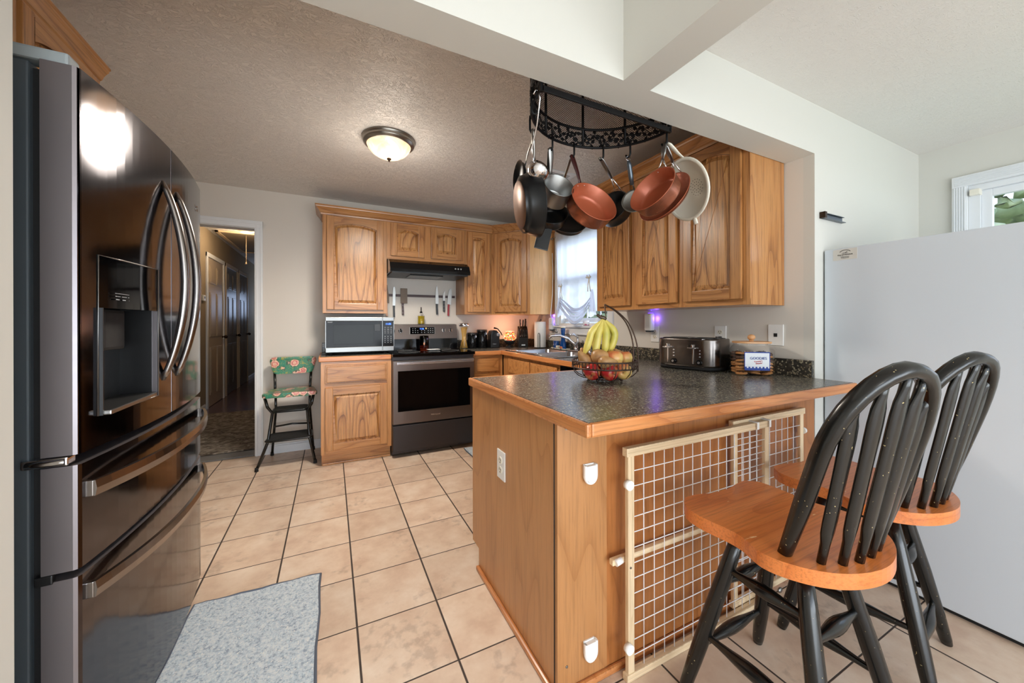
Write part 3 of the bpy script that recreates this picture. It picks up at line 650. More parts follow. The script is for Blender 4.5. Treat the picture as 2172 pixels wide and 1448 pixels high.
m = MB(); m.cyl((-.045, -.6125, 2.1), (-.045, -.632, 2.1), .007, .006, 12).ball((-.045, -.636, 2.1), .012, 12, 8); kn = m.build('curtain_rod_knob', NICK, c)
# crown moulding along the back wall cabinets
m = MB(); crown(m, FY(-2.25, YU, 0), 1.64, -1.0, -.414); crown(m, MD, DL, .414, -.414)
crown(m, Matrix.Translation((-2.25, -.004, 0)) @ Matrix.Rotation(-PI / 2, 4, 'Z') @ Matrix.Translation((0, 0, 0)), .301, 0, 1.0)
crown(m, FY(-.304, -.612, 0), .30, .414, 0)
tag(m.build('crown_molding', OX), 'oak crown moulding along the top of the back wall cabinets', 'moulding')
# right wall cabinets
XU = -.3025
def right_cab(y0, y1, doors, lab, panel=False):
    c = thing('wall_cabinet', lab, 'cabinet', (-.15, (y0 + y1) / 2, ZU0)); L = y0 - y1
    MB().mat(0).box(XU + .001, -.004, y1 + .0005, y0 - .0005, ZU0, ZU1, .002).build('body', OAKS, c)
    M = FX(XU, y0, 0); m = MB().at(M); m.mat(3).box(0, L, -.002, .001, ZU0, 1.316).box(0, L, -.002, .001, 2.155, ZU1); m.mat(0)
    xs = [0] + [v for d in doors for v in (y0 - d[0], y0 - d[1])] + [L]
    for k in range(0, len(xs), 2): m.box(xs[k], xs[k + 1], -.0025, .001, ZU0 + .0002, ZU1)
    m.build('face_frame', OAKS, c)
    for a, b in doors: door(c, FX(XU - .003, a, 1.316), a - b, .842, hor=3)
    return c
right_cab(-1.706, -2.105, [(-1.74, -2.075)], 'oak wall cabinet with one door right of the curtained window')
right_cab(-2.105, -2.8935, [(-2.135, -2.466), (-2.514, -2.858)], 'large two-door oak wall cabinet above the toaster and cookie jar')
m = MB(); crown(m, FX(XU, -1.706, 0), 1.188, -1.0, 0); crown(m, FY(XU, -1.706, 0) @ Matrix.Rotation(0, 4, 'Z'), .001)
tag(m.build('crown_molding', OY), 'oak crown moulding along the top of the right wall cabinets', 'moulding')
# base cabinet left of the stove
YF = -.575
c = thing('base_cabinet', 'oak base cabinet with one drawer and one door under the microwave', 'cabinet', (-1.98, -.3, 0))
m = MB(); m.mat(0).box(-2.258, -1.703, YF + .001, -.014, .1, .873, .002); m.build('body', OAKS, c)
MB().mat(1).box(-2.256, -1.706, -.53, -.51, .0, .1).box(-2.25, -1.706, -.542, -.53, .0, .016, .005).box(-2.256, -2.24, -.51, -.02, 0, .1).build('toe_board', OAKS, c)
m = MB(); m.mat(0).box(-2.259, -2.225, YF - .003, YF + .001, .1, .873).box(-1.735, -1.702, YF - .003, YF + .001, .1, .873); m.mat(1).box(-2.225, -1.735, YF - .0025, YF, .1, .14).box(-2.225, -1.735, YF - .0025, YF, .655, .69).box(-2.225, -1.735, YF - .0025, YF, .845, .873); m.build('face_frame', OAKS, c)
drawer_mesh(FY(-2.228, YF - .003, .69), .488, .155).build('drawer', OAKS, c)
door(c, FY(-2.228, YF - .003, .132), .488, .525, arch=False)
# countertop piece left
c = thing('countertop', 'short dark speckled worktop with wood edge under the microwave', 'countertop', (-1.98, -.3, .875))
MB().box(-2.262, -1.703, -.573, -.012, .875, .9145).build('slab', CTOP, c)
m = MB(); m.mat(0).box(-2.276, -1.703, -.592, -.573, .875, .915, .006); m.mat(1).box(-2.276, -2.262, -.573, -.012, .875, .915, .005); m.build('wood_edge', [OTX, OTY], c)
MB().box(-2.262, -1.703, -.018, -.002, .9145, 1.005, .003).build('backsplash', BSPL, c)

# right base run
c = thing('base_cabinet', 'oak base cabinet with drawer between the stove and the corner', 'cabinet', (-.78, -.3, 0))
m = MB(); m.mat(0).box(-.938, -.612, YF + .001, -.014, .1, .873); m.mat(1).box(-.938, -.612, -.53, -.51, 0, .1); m.build('body', OAKS, c)
m = MB(); m.mat(0).box(-.938, -.905, YF - .003, YF + .001, .1, .873).box(-.655, -.612, YF - .003, YF + .001, .1, .873); m.mat(1).box(-.905, -.655, YF - .0025, YF, .845, .873).box(-.905, -.655, YF - .0025, YF, .655, .69); m.build('face_frame', OAKS, c)
drawer_mesh(FY(-.91, YF - .003, .70), .262, .145).build('drawer', OAKS, c); door(c, FY(-.91, YF - .003, .13), .262, .53, arch=False)
c = thing('base_cabinet', 'oak sink base cabinet with false drawer fronts under the sink', 'cabinet', (-.3, -1.15, 0))
m = MB(); m.mat(0).box(-.599, -.55, -1.64, -.578, .1, .873); m.mat(3).box(-.55, -.53, -1.64, -.6, 0, .1); m.mat(0).box(-.55, -.014, -1.64, -1.62, .1, .873); m.build('body', OAKS, c)
for k in range(2): drawer_mesh(FX(-.602, -.72 - k * .45, .70), .43, .145).build('drawer_front', OAKS, c); door(c, FX(-.602, -.72 - k * .45, .13), .43, .53, arch=False, hor=3)
c = thing('dishwasher', 'black dishwasher between the sink cabinet and the peninsula', 'dishwasher', (-.3, -1.93, 0))
MB().box(-.58, -.03, -2.225, -1.645, .08, .868).build('body', BLKM, c); MB().box(-.61, -.58, -2.225, -1.645, .12, .74, .006).build('door', BLKS, c)
MB().box(-.615, -.58, -2.225, -1.645, .745, .868, .006).build('control_panel', BLK, c)
MB().box(-.635, -.612, -2.15, -1.72, .76, .785, .006).build('handle', BLK, c)

# L shaped top with peninsula
ct = thing('countertop', 'long dark speckled L-shaped worktop with wood edge, sink run and peninsula', 'countertop', (-.6, -2.6, .875))
XF, PX0, PY0, PY1 = -.622, -1.534, -2.235, -3.182
SX0, SX1, SY0, SY1 = -.565, -.135, -1.52, -.70
m = MB(); z0, z1 = .875, .9145
m.box(-.938, -.002, -.60, -.002, z0, z1)
m.box(XF, SX0, SY0, -.60, z0, z1).box(SX1, -.002, SY0, -.60, z0, z1).box(SX0, SX1, SY1, -.60, z0, z1).box(XF, -.002, PY0, SY0, z0, z1)
m.box(PX0, -.002, PY1, PY0, z0, z1)
m.build('slab', CTOP, ct)
m = MB(); m.mat(0).box(-.938, XF - .018, -.618, -.60, z0, z1 + .0008, .006); m.mat(1).box(XF - .018, XF, PY0 + .0, -.60, z0, z1 + .0008, .006)
m.mat(0).box(PX0, XF - .018, PY0, PY0 + .018, z0, z1 + .0008, .006)
m.mat(1).box(PX0 - .018, PX0, PY1 - .018, PY0 + .018, z0, z1 + .0008, .007); m.mat(0).box(PX0, -.002, PY1 - .018, PY1, z0, z1 + .0008, .007)
m.build('wood_edge', [OTX, OTY], ct)
m = MB(); m.box(-.938, -.02, -.02, -.002, z1, 1.003, .003).box(-.02, -.002, YB0 + .003, -.002, z1, 1.003, .003); m.build('backsplash', BSPL, ct)
# peninsula body
pn = thing('peninsula_cabinet', 'orange-brown wood peninsula cabinet under the bar counter', 'cabinet', (-.77, -2.63, 0))
MB().prism([(-2.25, .1), (-2.25, .873), (-3.015, .873), (-3.015, 0), (-2.335, 0), (-2.335, .1)], -1.54, -1.5, 'x').build('end_panel', LAM, pn)
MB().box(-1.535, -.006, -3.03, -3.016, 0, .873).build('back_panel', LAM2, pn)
MB().box(-1.5, -.006, -2.27, -2.25, .1, .873).box(-1.5, -.006, -2.36, -2.34, 0, .1).build('kitchen_side', OV, pn)
m = MB(); m.box(-1.5395, -1.34, -3.0318, -3.0305, 0, .873, .0006); m.box(-1.5397, -1.5385, -3.03, -3.014, .0, .873); m.build('front_board', LAM, pn)
MB().tube([(-1.541, -3.0155, .0), (-1.541, -3.0155, .873)], .0018, 6).build('panel_gap', BLKM, pn)
m = MB(); m.mat(0).box(-1.556, -1.54, -3.045, -2.335, 0, .022, .008); m.mat(1).box(-1.556, -.01, -3.047, -3.031, 0, .024, .008); m.build('base_trim', [OTY, OTX], pn)
for z in (.855, .09): MB().cyl((-1.505, -3.031, z), (-1.505, -3.034, z), .005, .004, 10).build('screw', STEEL2, pn)

# peninsula outlet
def outlet(M, lab, kind='duplex', sz=(.076, .12)):
    w, h = sz; t = thing('outlet', lab, 'outlet', M.translation)
    MB().at(M).box(-w / 2, w / 2, -.006, 0, -h / 2, h / 2, .004).build('cover_plate', WHITE, t)
    m = MB().at(M)
    if kind == 'duplex':
        for z in (-.02, .02):
            rc = MB().at(M).prism([(.017 * math.cos(a * PI / 8), z + .0145 * math.sin(a * PI / 8)) for a in range(16)], -.0085, -.005, 'y').build('receptacle', CREAMP, t)
            MB().at(M).box(-.008, -.0055, -.0092, -.008, z - .001, z + .008).box(.0055, .008, -.0092, -.008, z - .001, z + .007).cyl((0, -.0082, z - .008), (0, -.0092, z - .008), .0028, seg=8).build('slots', BLKM, rc)
    else:
        m.box(-.009, .009, -.0075, -.005, -.01, .009, .001).build('jack', BLKM, t)
    return t
ME = Matrix.Translation((-1.5402, -2.608, .60)) @ Matrix.Rotation(-PI / 2, 4, 'Z')
outlet(ME, 'white double outlet on the end panel of the peninsula')
outlet(FX(-.001, -2.008, 1.11), 'white outlet below the plug-in air freshener')
outlet(FX(-.001, -2.529, 1.115), 'white outlet on the wall behind the toaster')
outlet(FX(-.001, -2.85, 1.127), 'white phone jack plate on the wall behind the cookie jar', 'jack', (.078, .115))
# gate cups
for z, l in ((.70, 'upper white plastic gate cup screwed to the peninsula'), (.118, 'lower white plastic gate cup screwed to the peninsula near the floor')):
    po = [(-.022, .03), (.022, .03)] + [(.022 * math.cos(a), -.008 + .024 * math.sin(a)) for a in [-(i) * PI / 10 for i in range(0, 11)]]
    m = MB().at(FY(-1.418, -3.032, z)); m.prism(po, -.004, 0, 'y'); 
    pts = [(-.022, -.012, .03), (-.022, -.012, -.008)] + [(.022 * math.cos(a), -.012, -.008 + .024 * math.sin(a)) for a in [PI + i * PI / 10 for i in range(1, 11)]] + [(.022, -.012, .03)]
    m.prism([(x * .9 + .001, q * .88) for x, q in po], -.018, -.004, 'y', bev=.002); m.tube(pts, .004, 6, flat=((0, 1, 0), 2.2)); tag(m.build('gate_cup', WHITE), l, 'gate cup')

# ------------------------------------------------------------------ sink and taps
s = thing('sink', 'double bowl stainless steel sink set in the worktop under the window', 'sink', (-.35, -1.11, .915))
def ring(m, x0, x1, y0, y1, z, w, r):
    def rr(o):
        p = []
        for cx, cy, a0 in ((x1 - r, y1 - r, 0), (x0 + r, y1 - r, 90), (x0 + r, y0 + r, 180), (x1 - r, y0 + r, 270)):
            for k in range(5): a = math.radians(a0 + k * 22.5); p.append((cx + (r + o) * math.cos(a), cy + (r + o) * math.sin(a)))
        return p
    return rr
m = MB(); m.box(-.61, SX0 + .015, -1.56, -.66, .915, .920, .002).box(SX1 - .012, -.045, -1.56, -.66, .915, .920, .002).box(SX0, SX1, -1.56, SY0 + .02, .915, .920, .002).box(SX0, SX1, SY1 - .02, -.66, .915, .920, .002).box(SX0, SX1, -1.125, -1.095, .915, .920, .002)
m.tube([(-.61, -1.56, .919), (-.61, -.66, .919), (-.045, -.66, .919), (-.045, -1.56, .919)], .0055, 8, closed=True)
m.build('rim', SINKM, s)
for a, b in ((-1.5, -1.125), (-1.095, -.72)):
    rr = ring(None, -.55, -.147, a, b, 0, 0, .05); L = [(rr(.004), .9205), (rr(-.0), .915), (rr(-.006), .76), (rr(-.03), .742)]
    vs = [(x, y, z) for p, z in L for x, y in p]; n = 20
    fs = [(k * n + i, k * n + (i + 1) % n, (k + 1) * n + (i + 1) % n, (k + 1) * n + i) for k in range(3) for i in range(n)] + [tuple(range(3 * n, 4 * n))]
    m = MB(); m.raw(vs, fs, True); bw = m.build('bowl', SINKM, s, fix=False)
    MB().lathe([(0, .0), (.03, .0), (.042, .004)], ((-.35), (a + b) / 2, .744), seg=20).build('drain', CHROME, bw)
f = thing('faucet', 'low arched chrome kitchen faucet at the back of the sink', 'faucet', (-.09, -1.13, .92))
m = MB(); m.box(-.115, -.062, -1.24, -1.02, .921, .934, .006); m.build('base_plate', CHROME, f)
m = MB(); m.cyl((-.09, -1.13, .93), (-.09, -1.13, .965), .024, .021); m.tube([(-.09, -1.13, .95), (-.11, -1.12, 1.0), (-.16, -1.1, 1.045), (-.24, -1.07, 1.075), (-.31, -1.05, 1.075), (-.335, -1.04, 1.05)], [.014, .013, .012, .011, .011, .011], 10); m.build('spout', CHROME, f)
m = MB(); m.tube([(-.088, -1.13, .96), (-.07, -1.135, 1.02), (-.08, -1.14, 1.06), (-.12, -1.13, 1.085), (-.16, -1.12, 1.08)], [.019, .016, .012, .009, .007], 10, flat=((0, 1, 0), .8)); m.build('handle', CHROME, f)
f = thing('side_sprayer', 'chrome side sprayer standing right of the faucet', 'sprayer', (-.09, -1.34, .92))
m = MB(); m.lathe([(0, 0), (.022, 0), (.02, .012), (.012, .02), (.011, .11), (0, .11)], (-.09, -1.34, .9205)); m.build('stem', CHROME, f)
MB().tube([(-.072, -1.365, 1.0), (-.078, -1.35, 1.045), (-.09, -1.34, 1.06), (-.12, -1.33, 1.055)], [.006, .009, .014, .013], 10).build('spray_head', CHROME, f)
# tray with soap
t = thing('soap_tray', 'small white tray holding the soap bottles behind the sink', 'tray', (-.1, -.95, .921))
m = MB(); rr = ring(None, -.118, -.05, -1.0, -.70, 0, 0, .03)
vs = [(x, y, z) for o, z in ((-.012, .922), (0, .936), (-.003, .937), (-.014, .926)) for x, y in rr(o)]; n = 20
fs = [(k * n + i, k * n + (i + 1) % n, (k + 1) * n + (i + 1) % n, (k + 1) * n + i) for k in range(3) for i in range(n)] + [tuple(range(n))[::-1], tuple(range(3 * n, 4 * n))]
m.raw(vs, fs, True); m.build('dish', CREAMP, t)
b = thing('soap_dispenser', 'clear pump bottle half full of blue soap behind the sink', 'bottle', (-.085, -.775, .927))
MB().lathe([(0, 0), (.03, 0), (.032, .01), (.032, .08), (0, .08)], (-.085, -.775, .927)).build('liquid', BLUEL, b)
MB().lathe([(.034, 0), (.035, .01), (.035, .09), (.03, .12), (.014, .145), (.012, .165)], (-.085, -.775, .926)).build('bottle_body', GLASS, b)
m = MB(); m.lathe([(0, 0), (.014, 0), (.014, .016), (.005, .02), (.005, .045), (0, .045)], (-.085, -.775, 1.09)).tube([(-.085, -.775, 1.133), (-.11, -.77, 1.136), (-.115, -.77, 1.128)], .005); m.build('pump', STEEL2, b)
b = thing('dish_soap_bottle', 'tall bright blue dish soap bottle with a white cap behind the sink', 'bottle', (-.085, -.9, .927))
MB().lathe([(0, 0), (.036, 0), (.038, .015), (.036, .06), (.024, .1), (.02, .14), (.026, .19), (.025, .215), (0, .215)], (-.085, -.9, .927), sx=.8, sy=1.05).build('bottle_body', BLUEL, b)
m = MB(); m.lathe([(0, 0), (.027, 0), (.027, .012), (.012, .016), (0, .016)], (-.085, -.9, 1.142), seg=20); m.build('cap', CREAMP, b)
m = MB(); m.ball((-.112, -.905, .945), .02, 12, 8, (.6, 1.2, .7)); m.build('label_lemon', APY, b)
tag(MB().box(-.115, -.065, -.84, -.81, .937, .962, .008).build('sponge', CREAMP), 'small pale scrubbing sponge between the blue soap bottles', 'sponge')
# flowered cup on the sill
t = thing('flower_cup', 'small white china cup with pink flowers on the window sill', 'cup', (-.02, -1.19, 1.166))
MB().lathe([(0, .0), (.022, .0), (.03, .012), (.031, .05), (.029, .05), (.028, .012), (0, .006)], (-.018, -1.19, 1.1665), seg=24).build('bowl', CUPM, t)

# curtain: a gathered sheer panel with a tied up scalloped hem
def cz(u): # bottom height
    return 1.315
def cur(u, v):
    y = -.70 - .715 * u; fold = .010 * math.sin(u * 26) + .006 * math.sin(u * 47 + 1)
    sway = .02 * v
    sw = 1 - abs(2 * u - 1) ** 1.6
    zb = 1.36 - .07 * math.sin(PI * min(1, max(0, (u - .17) / .62))) if .12 < u < .82 else 1.30
    if u <= .12: zb = 1.335 - .1 * (u / .12) * .5
    z = 2.13 + (zb - 2.13) * v
    pull = math.exp(-((v - .85) / .18) ** 2) * (.025 if .1 < u < .85 else 0)
    yy = y + (.03 * v * (u - .5)) - (.03 * v if u < .15 else 0)
    return (-.045 + fold * (.4 + .6 * v) - pull * math.sin(v * 40) * .3, yy, z)
ctn = thing('window_curtain', 'sheer white curtain tied up with bows over the sink window', 'curtain', (-.04, -1.05, 1.3))
MB().grid(70, 44, cur).build('fabric', CURT, ctn)
m = MB()
for k in range(5):   # swag rolls of the gathered hem
    pts = []
    for i in range(17):
        t = i / 16; y = -.83 - .49 * t; z = 1.44 - .02 * k - (.12 + .012 * k) * math.sin(PI * t ** 1.15)
        pts.append((-.062 - .006 * k + .008 * math.sin(k * 3 + t * 9), y, z))
    m.tube(pts, [.004 + .011 * math.sin(PI * i / 16) for i in range(17)], 7, flat=((1, 0, 0), .6))
m.build('gathered_hem', CURT, ctn)
m = MB()
def tail(y, z0, z1, w0, w1, ph):
    m.grid(8, 14, lambda u, v: (-.07 + .008 * math.sin(u * 17 + ph) * (.3 + v), y + (u - .5) * (w0 + (w1 - w0) * v), z0 + (z1 - z0) * v + .012 * math.sin(u * 5 + ph) * v))
tail(-.83, 1.46, 1.262, .02, .10, 0); tail(-1.345, 1.5, 1.255, .03, .10, 1.2); tail(-.80, 1.45, 1.33, .02, .09, 2)
m.build('hem_tail', CURT, ctn)
m = MB()
for y, z in ((-.85, 1.56), (-1.31, 1.6)):
    for s_ in (-1, 1):
        m.tube([(-.075, y, z), (-.085, y + s_ * .02, z + .028), (-.085, y + s_ * .035, z + .012), (-.075, y, z)], .006, 6, flat=((1, 0, 0), .5))
        m.tube([(-.075, y, z), (-.08, y + s_ * .012, z - .06), (-.075, y + s_ * .02, z - .12)], .004, 6)
m.build('tie_bow', CREAMP, ctn)
MB().tube([(-.03, -.645, 2.11), (-.03, -1.6, 2.11)], .006, 8).build('rod', TRIM, ctn)
# white cord hanging at the corner cabinet
tag(MB().tube([(-.035, -.622, 1.95), (-.03, -.622, 1.7), (-.034, -.622, 1.5), (-.05, -.622, 1.35), (-.06, -.622, 1.28), (-.045, -.63, 1.22), (-.075, -.645, 1.17)], .0045, 6).build('cord', WHITE), 'thin white cord hanging down the side of the corner cabinet', 'cord')
# plug-in fresheners with violet glow
def freshener(M, lab):
    t = thing('air_freshener', lab, 'air freshener', M.translation)
    MB().at(M).box(-.033, .033, -.05, -.006, -.07, .06, .012).build('case', WHITE, t); MB().at(M).box(-.03, .03, -.04, -.008, -.082, -.062, .01).build('base', CAST, t)
    MB().at(M).box(-.02, .02, -.02, -.008, .06, .064, .001).build('light', UV, t)
    l = (point('freshener_light', M @ Vector((.0, -.006, .085)), .1, (.22, .08, 1.0), .006), point('freshener_light', M @ Vector((.045, -.006, .02)), .08, (.22, .08, 1.0), .006))
freshener(FX(-.0095, -1.985, 1.205), 'white plug-in air freshener with violet glow under the right cabinets')
freshener(FX(-.002, -.60, 1.19), 'white plug-in air freshener glowing violet behind the paper towels')

# ------------------------------------------------------------------ range, hood, microwave
st = thing('electric_range', 'dark stainless electric range with glass cooktop between the oak cabinets', 'stove', (-1.32, -.32, 0))
SX_0, SX_1 = -1.700, -.942
MB().box(SX_0, SX_1, -.615, -.03, .03, .895, .003).build('body', STVD, st)
MB().box(SX_0, SX_1, -.655, -.616, .06, .288, .006).build('storage_drawer', STVD, st)
od = MB(); od.box(SX_0 + .002, SX_1 - .002, -.655, -.616, .3, .862, .006); od = od.build('oven_door', STV, st)
MB().box(-1.658, -.988, -.657, -.65, .41, .77, .004).build('door_glass', GLBLK, od)
m = MB(); m.box(-1.672, -.962, -.70, -.688, .828, .856, .006).box(-1.672, -1.64, -.69, -.65, .83, .852, .004).box(-.994, -.962, -.69, -.65, .83, .852, .004); m.build('oven_handle', SINKM, od)
text('brand_mark', 'Whirlpool', .021, face_my(-1.323, -.6553, .358), CHROME, od)
m = MB(); m.box(SX_0 - .002, SX_1 + .003, -.665, -.03, .895, .922, .005); m.build('cooktop', GLBLK, st)
m = MB()
for x, y, r in ((-1.52, -.45, .1), (-1.12, -.45, .085), (-1.52, -.2, .075), (-1.12, -.2, .075)):
    m.tube([(x + r * math.cos(a * PI / 20), y + r * math.sin(a * PI / 20), .9222) for a in range(40)], .0012, 4, closed=True)
m.build('burner_marks', GREY, st)
cp = MB(); cp.prism([(-.03, .922), (-.118, .922), (-.112, 1.03), (-.03, 1.03)], SX_0 + .003, SX_1 - .003, 'x'); cp.build('lower_back_panel', GLBLK, st)
cp = MB(); cp.prism([(-.03, 1.03), (-.112, 1.03), (-.09, 1.178), (-.03, 1.184)], SX_0 + .003, SX_1 - .003, 'x', bev=.004); cp = cp.build('control_panel', STV, st)
tl = math.atan2(.022, .148)
def CPM(x, z): return Matrix.Translation((x, -.1145 + (z - 1.03) * .1486, z)) @ Matrix.Rotation(-tl, 4, 'X')
MB().at(CPM(-1.32, 1.115)).box(-.128, .128, -.003, .002, -.036, .036, .002).build('display', GLBLK, cp)
m = MB().at(CPM(-1.32, 1.115)); m.box(-.132, -.128, -.004, .002, -.036, .036).box(.128, .132, -.004, .002, -.036, .036); m.build('display_edge', STEEL, cp)
text('clock_digits', '11:36', .02, CPM(-1.327, 1.133) @ Matrix.Translation((0, -.0045, 0)) @ Matrix.Rotation(PI / 2, 4, 'X'), BLUED, cp)
text('mode_digits', '0', .02, CPM(-1.283, 1.136) @ Matrix.Translation((0, -.0045, 0)) @ Matrix.Rotation(PI / 2, 4, 'X'), ORD, cp)
m = MB().at(CPM(-1.32, 1.115))
for i in range(3):
    for x in (-.1, -.075, -.05, -.01, .02, .06, .085, .108): 
        if not (i == 0 and -.06 < x < .05): m.prism([(x + .005 * math.cos(a), .02 - i * .02 + .0035 * math.sin(a)) for a in [k * PI / 5 for k in range(10)]], -.0036, -.0028, 'y')
o = m.build('touch_keys', PRINT, cp); o['kind'] = 'stuff'
for x in (-1.62, -1.546, -1.095, -1.02):
    M = CPM(x, 1.115)
    k = MB().at(M); k.cyl((0, 0, 0), (0, -.012, 0), .021, .02, 24); k = k.build('knob', CHROME, cp)
    MB().at(M).box(-.006, .006, -.026, -.01, -.019, .019, .003).build('knob_grip', BLK, k)
hd = thing('range_hood', 'glossy black range hood under the short cabinet', 'range hood', (-1.32, -.25, 1.66))
m = MB(); m.prism([(-.004, 1.811), (-.30, 1.811), (-.40, 1.795), (-.47, 1.76), (-.505, 1.70), (-.505, 1.672), (-.004, 1.672)], -1.699, -.93, 'x', bev=.002); m.build('canopy', BLK, hd)
MB().box(-1.68, -.95, -.48, -.03, 1.664, 1.673).build('underside', BLKS, hd)
MB().box(-1.50, -1.18, -.40, -.16, 1.655, 1.665, .003).build('light_lens', MWGL, hd)
m = MB()
for k in range(3): m.cyl((-1.085 + .028 * k, -.502, 1.74 - .012), (-1.085 + .028 * k, -.51, 1.738 - .012), .008, .007, 12)
m.build('switches', STEEL2, hd)

mw = thing('microwave', 'stainless and black microwave oven on the worktop left of the stove', 'microwave', (-1.95, -.3, .915))
X0, X1, FYm = -2.227, -1.662, -.47
MB().box(X0, X1, -.44, -.13, .935, 1.248, .004).build('case', BLKS, mw)
for x in (X0 + .04, X1 - .075):
    for y in (-.41, -.16): MB().cyl((x, y, .915), (x, y, .937), .014, .014, 12).build('foot', RUB, mw)
dr = MB(); dr.box(X0, -1.764, FYm, -.44, .94, .985, .004).box(X0, -1.764, FYm, -.44, 1.213, 1.249, .004); dr.box(X0, X0 + .005, FYm, -.44, .98, 1.215); dr = dr.build('door_trim', MWST, mw)
MB().box(X0 + .004, -1.768, FYm + .003, -.44, .984, 1.214, .002).build('door_glass', MWDG, mw)
MB().box(-2.165, -1.838, FYm + .001, FYm + .004, 1.012, 1.18, .001).build('window_mesh', MWGL, mw)
MB().box(-1.832, -1.782, FYm + .0005, FYm + .004, 1.122, 1.183, .002).build('pull_recess', BLKS, mw)
m = MB(); m.box(-1.762, X1, FYm, -.44, .94, .985, .004).box(-1.762, X1, FYm, -.44, 1.213, 1.249, .004).box(X1 - .004, X1, FYm, -.44, .98, 1.215).box(-1.7665, -1.7625, FYm - .001, -.44, .94, 1.249); m.build('panel_trim', MWST, mw)
kp = MB(); kp.box(-1.7625, X1 - .004, FYm + .002, -.44, .984, 1.214); kp = kp.build('control_panel', MWDG, mw)
text('clock_digits', '11:35', .022, face_my(-1.712, FYm + .0015, 1.187), BLUED, kp)
text('brand_mark', 'SHARP', .013, face_my(-2.19, FYm + .0025, 1.203), PRINT, mw)
m = MB()
for r_i in range(4):
    for c_i in range(3): m.box(-1.744 + c_i * .026, -1.738 + c_i * .026, FYm + .001, FYm + .003, 1.07 - .018 * r_i, 1.076 - .018 * r_i)
for r_i in range(4):
    for c_i in range(3): m.box(-1.748 + c_i * .027, -1.734 + c_i * .027, FYm + .001, FYm + .003, 1.155 - .017 * r_i, 1.1575 - .017 * r_i)
o = m.build('key_legends', PRINT, kp); o['kind'] = 'stuff'

# ------------------------------------------------------------------ magnetic strip and knives
KY = -.016
tag(MB().box(-1.70, -.94, -.014, -.002, 1.473, 1.498, .001).build('magnetic_knife_strip', DRED), 'dark magnetic knife strip on the wall above the stove', 'knife strip')
def knife(name, lab, x, z_top, z_joint, z_bot, blade, hmat, bmat, lean=0.0, rivets=False, hw=.011):
    t = thing(name, lab, 'knife', (x, KY, z_bot), )
    M = Matrix.Translation((x, KY, z_joint)) @ Matrix.Rotation(lean, 4, 'Y')
    pts = [(p * 1.0, q * (z_top - z_joint)) for p, q in blade]
    MB().at(M).prism(pts, -.002, .001, 'y').build('blade', bmat, t)
    h = z_joint - z_bot
    m = MB().at(M); m.prism([(-hw, .004), (hw, .004), (hw * .9, -h * .3), (hw * 1.15, -h * .75), (hw * 1.25, -h), (-hw * .6, -h * .98), (-hw * .75, -h * .5)], -.010, .004, 'y', bev=.003); hh = m.build('handle', hmat, t)
    if rivets:
        for q in (.18, .5, .82): MB().at(M).cyl((0, -.012, -h * q), (0, -.009, -h * q), .0028, .0028, 10).build('rivet', STEEL, hh)
    return t
LONG = [(-.013, 0), (.014, 0), (.014, .8), (.006, .98), (-.004, 1.0), (-.011, .93), (-.013, .6)]
knife('cleaver', 'dark old cleaver at the far left end of the knife strip', -1.672, 1.60, 1.40, 1.265, [(-.02, 0), (.028, 0), (.028, .3), (.01, .95), (-.02, 1)], OV, DWOOD)
knife('slicing_knife', 'long pale-bladed knife with black handle left of the wide cleaver', -1.597, 1.573, 1.373, 1.258, LONG, BLKS, STEEL, .02)
knife('cleaver', 'wide dark rectangular cleaver with riveted red-brown handle on the strip', -1.508, 1.561, 1.402, 1.279, [(-.022, 0), (.048, 0), (.048, .98), (.044, 1), (-.022, 1)], DRED, DWOOD, 0, True)
knife('chef_knife', 'tall pointed chef knife with black handle, third from right on the strip', -1.146, 1.613, 1.40, 1.287, [(-.014, 0), (.02, 0), (.021, .3), (.014, .7), (.002, 1), (-.008, .8), (-.014, .4)], BLKS, STEEL, .0)
knife('paring_knife', 'short paring knife with black riveted handle between two larger knives', -1.066, 1.564, 1.435, 1.318, [(-.012, 0), (.013, 0), (.013, .5), (.008, 1), (-.012, .55)], BLKS, STEEL, .03, True)
kn = knife('santoku_knife', 'broad dimpled knife with shiny red handle at the right end of the strip', -1.012, 1.588, 1.398, 1.272, [(-.016, 0), (.028, 0), (.028, .55), (.018, 1), (-.006, .9), (-.016, .5)], RED, STEEL, .08)

# ------------------------------------------------------------------ things on the back worktop and stove
ZT = .915
b = thing('oil_bottle', 'small bottle of yellow oil with a black pourer standing on the stove back', 'bottle', (-1.325, -.06, 1.184))
MB().lathe([(0, 0), (.033, 0), (.035, .005), (.035, .085), (0, .085)], (-1.325, -.06, 1.185)).build('oil', OIL, b)
MB().lathe([(.036, 0), (.036, .088), (.03, .1), (.012, .108), (.011, .118)], (-1.325, -.06, 1.1845)).build('bottle_body', GLASS, b)
MB().lathe([(0, 0), (.013, 0), (.014, .012), (.006, .018), (.004, .028), (.0075, .034), (.004, .04), (.0075, .046), (.004, .052), (.006, .062), (0, .064)], (-1.325, -.06, 1.301), seg=14).build('pourer', BLK, b)
cj = thing('candle_jar', 'lit orange candle in a smoky glass jar on the stove', 'candle', (-1.385, -.2, .922))
CX, CY = -1.325, -.20
cj.location = (CX, CY, .922)
MB().lathe([(0, .006), (.04, .006), (.041, .012), (.041, .04), (0, .04)], (CX, CY, .922)).build('wax', WAX, cj)
MB().lathe([(0, 0), (.044, 0), (.047, .01), (.047, .13), (.042, .142), (.041, .142), (.045, .13), (.045, .01)], (CX, CY, .9225)).build('jar', SMOKE, cj)
m = MB(); m.ball((CX, CY, .982), .008, 8, 8, (1, 1, 1.7)); m.build('flame', emis('flame', (255, 190, 110), 12), cj); point('candle_flame_light', (CX, CY, .99), .35, (1, .6, .3), .01)
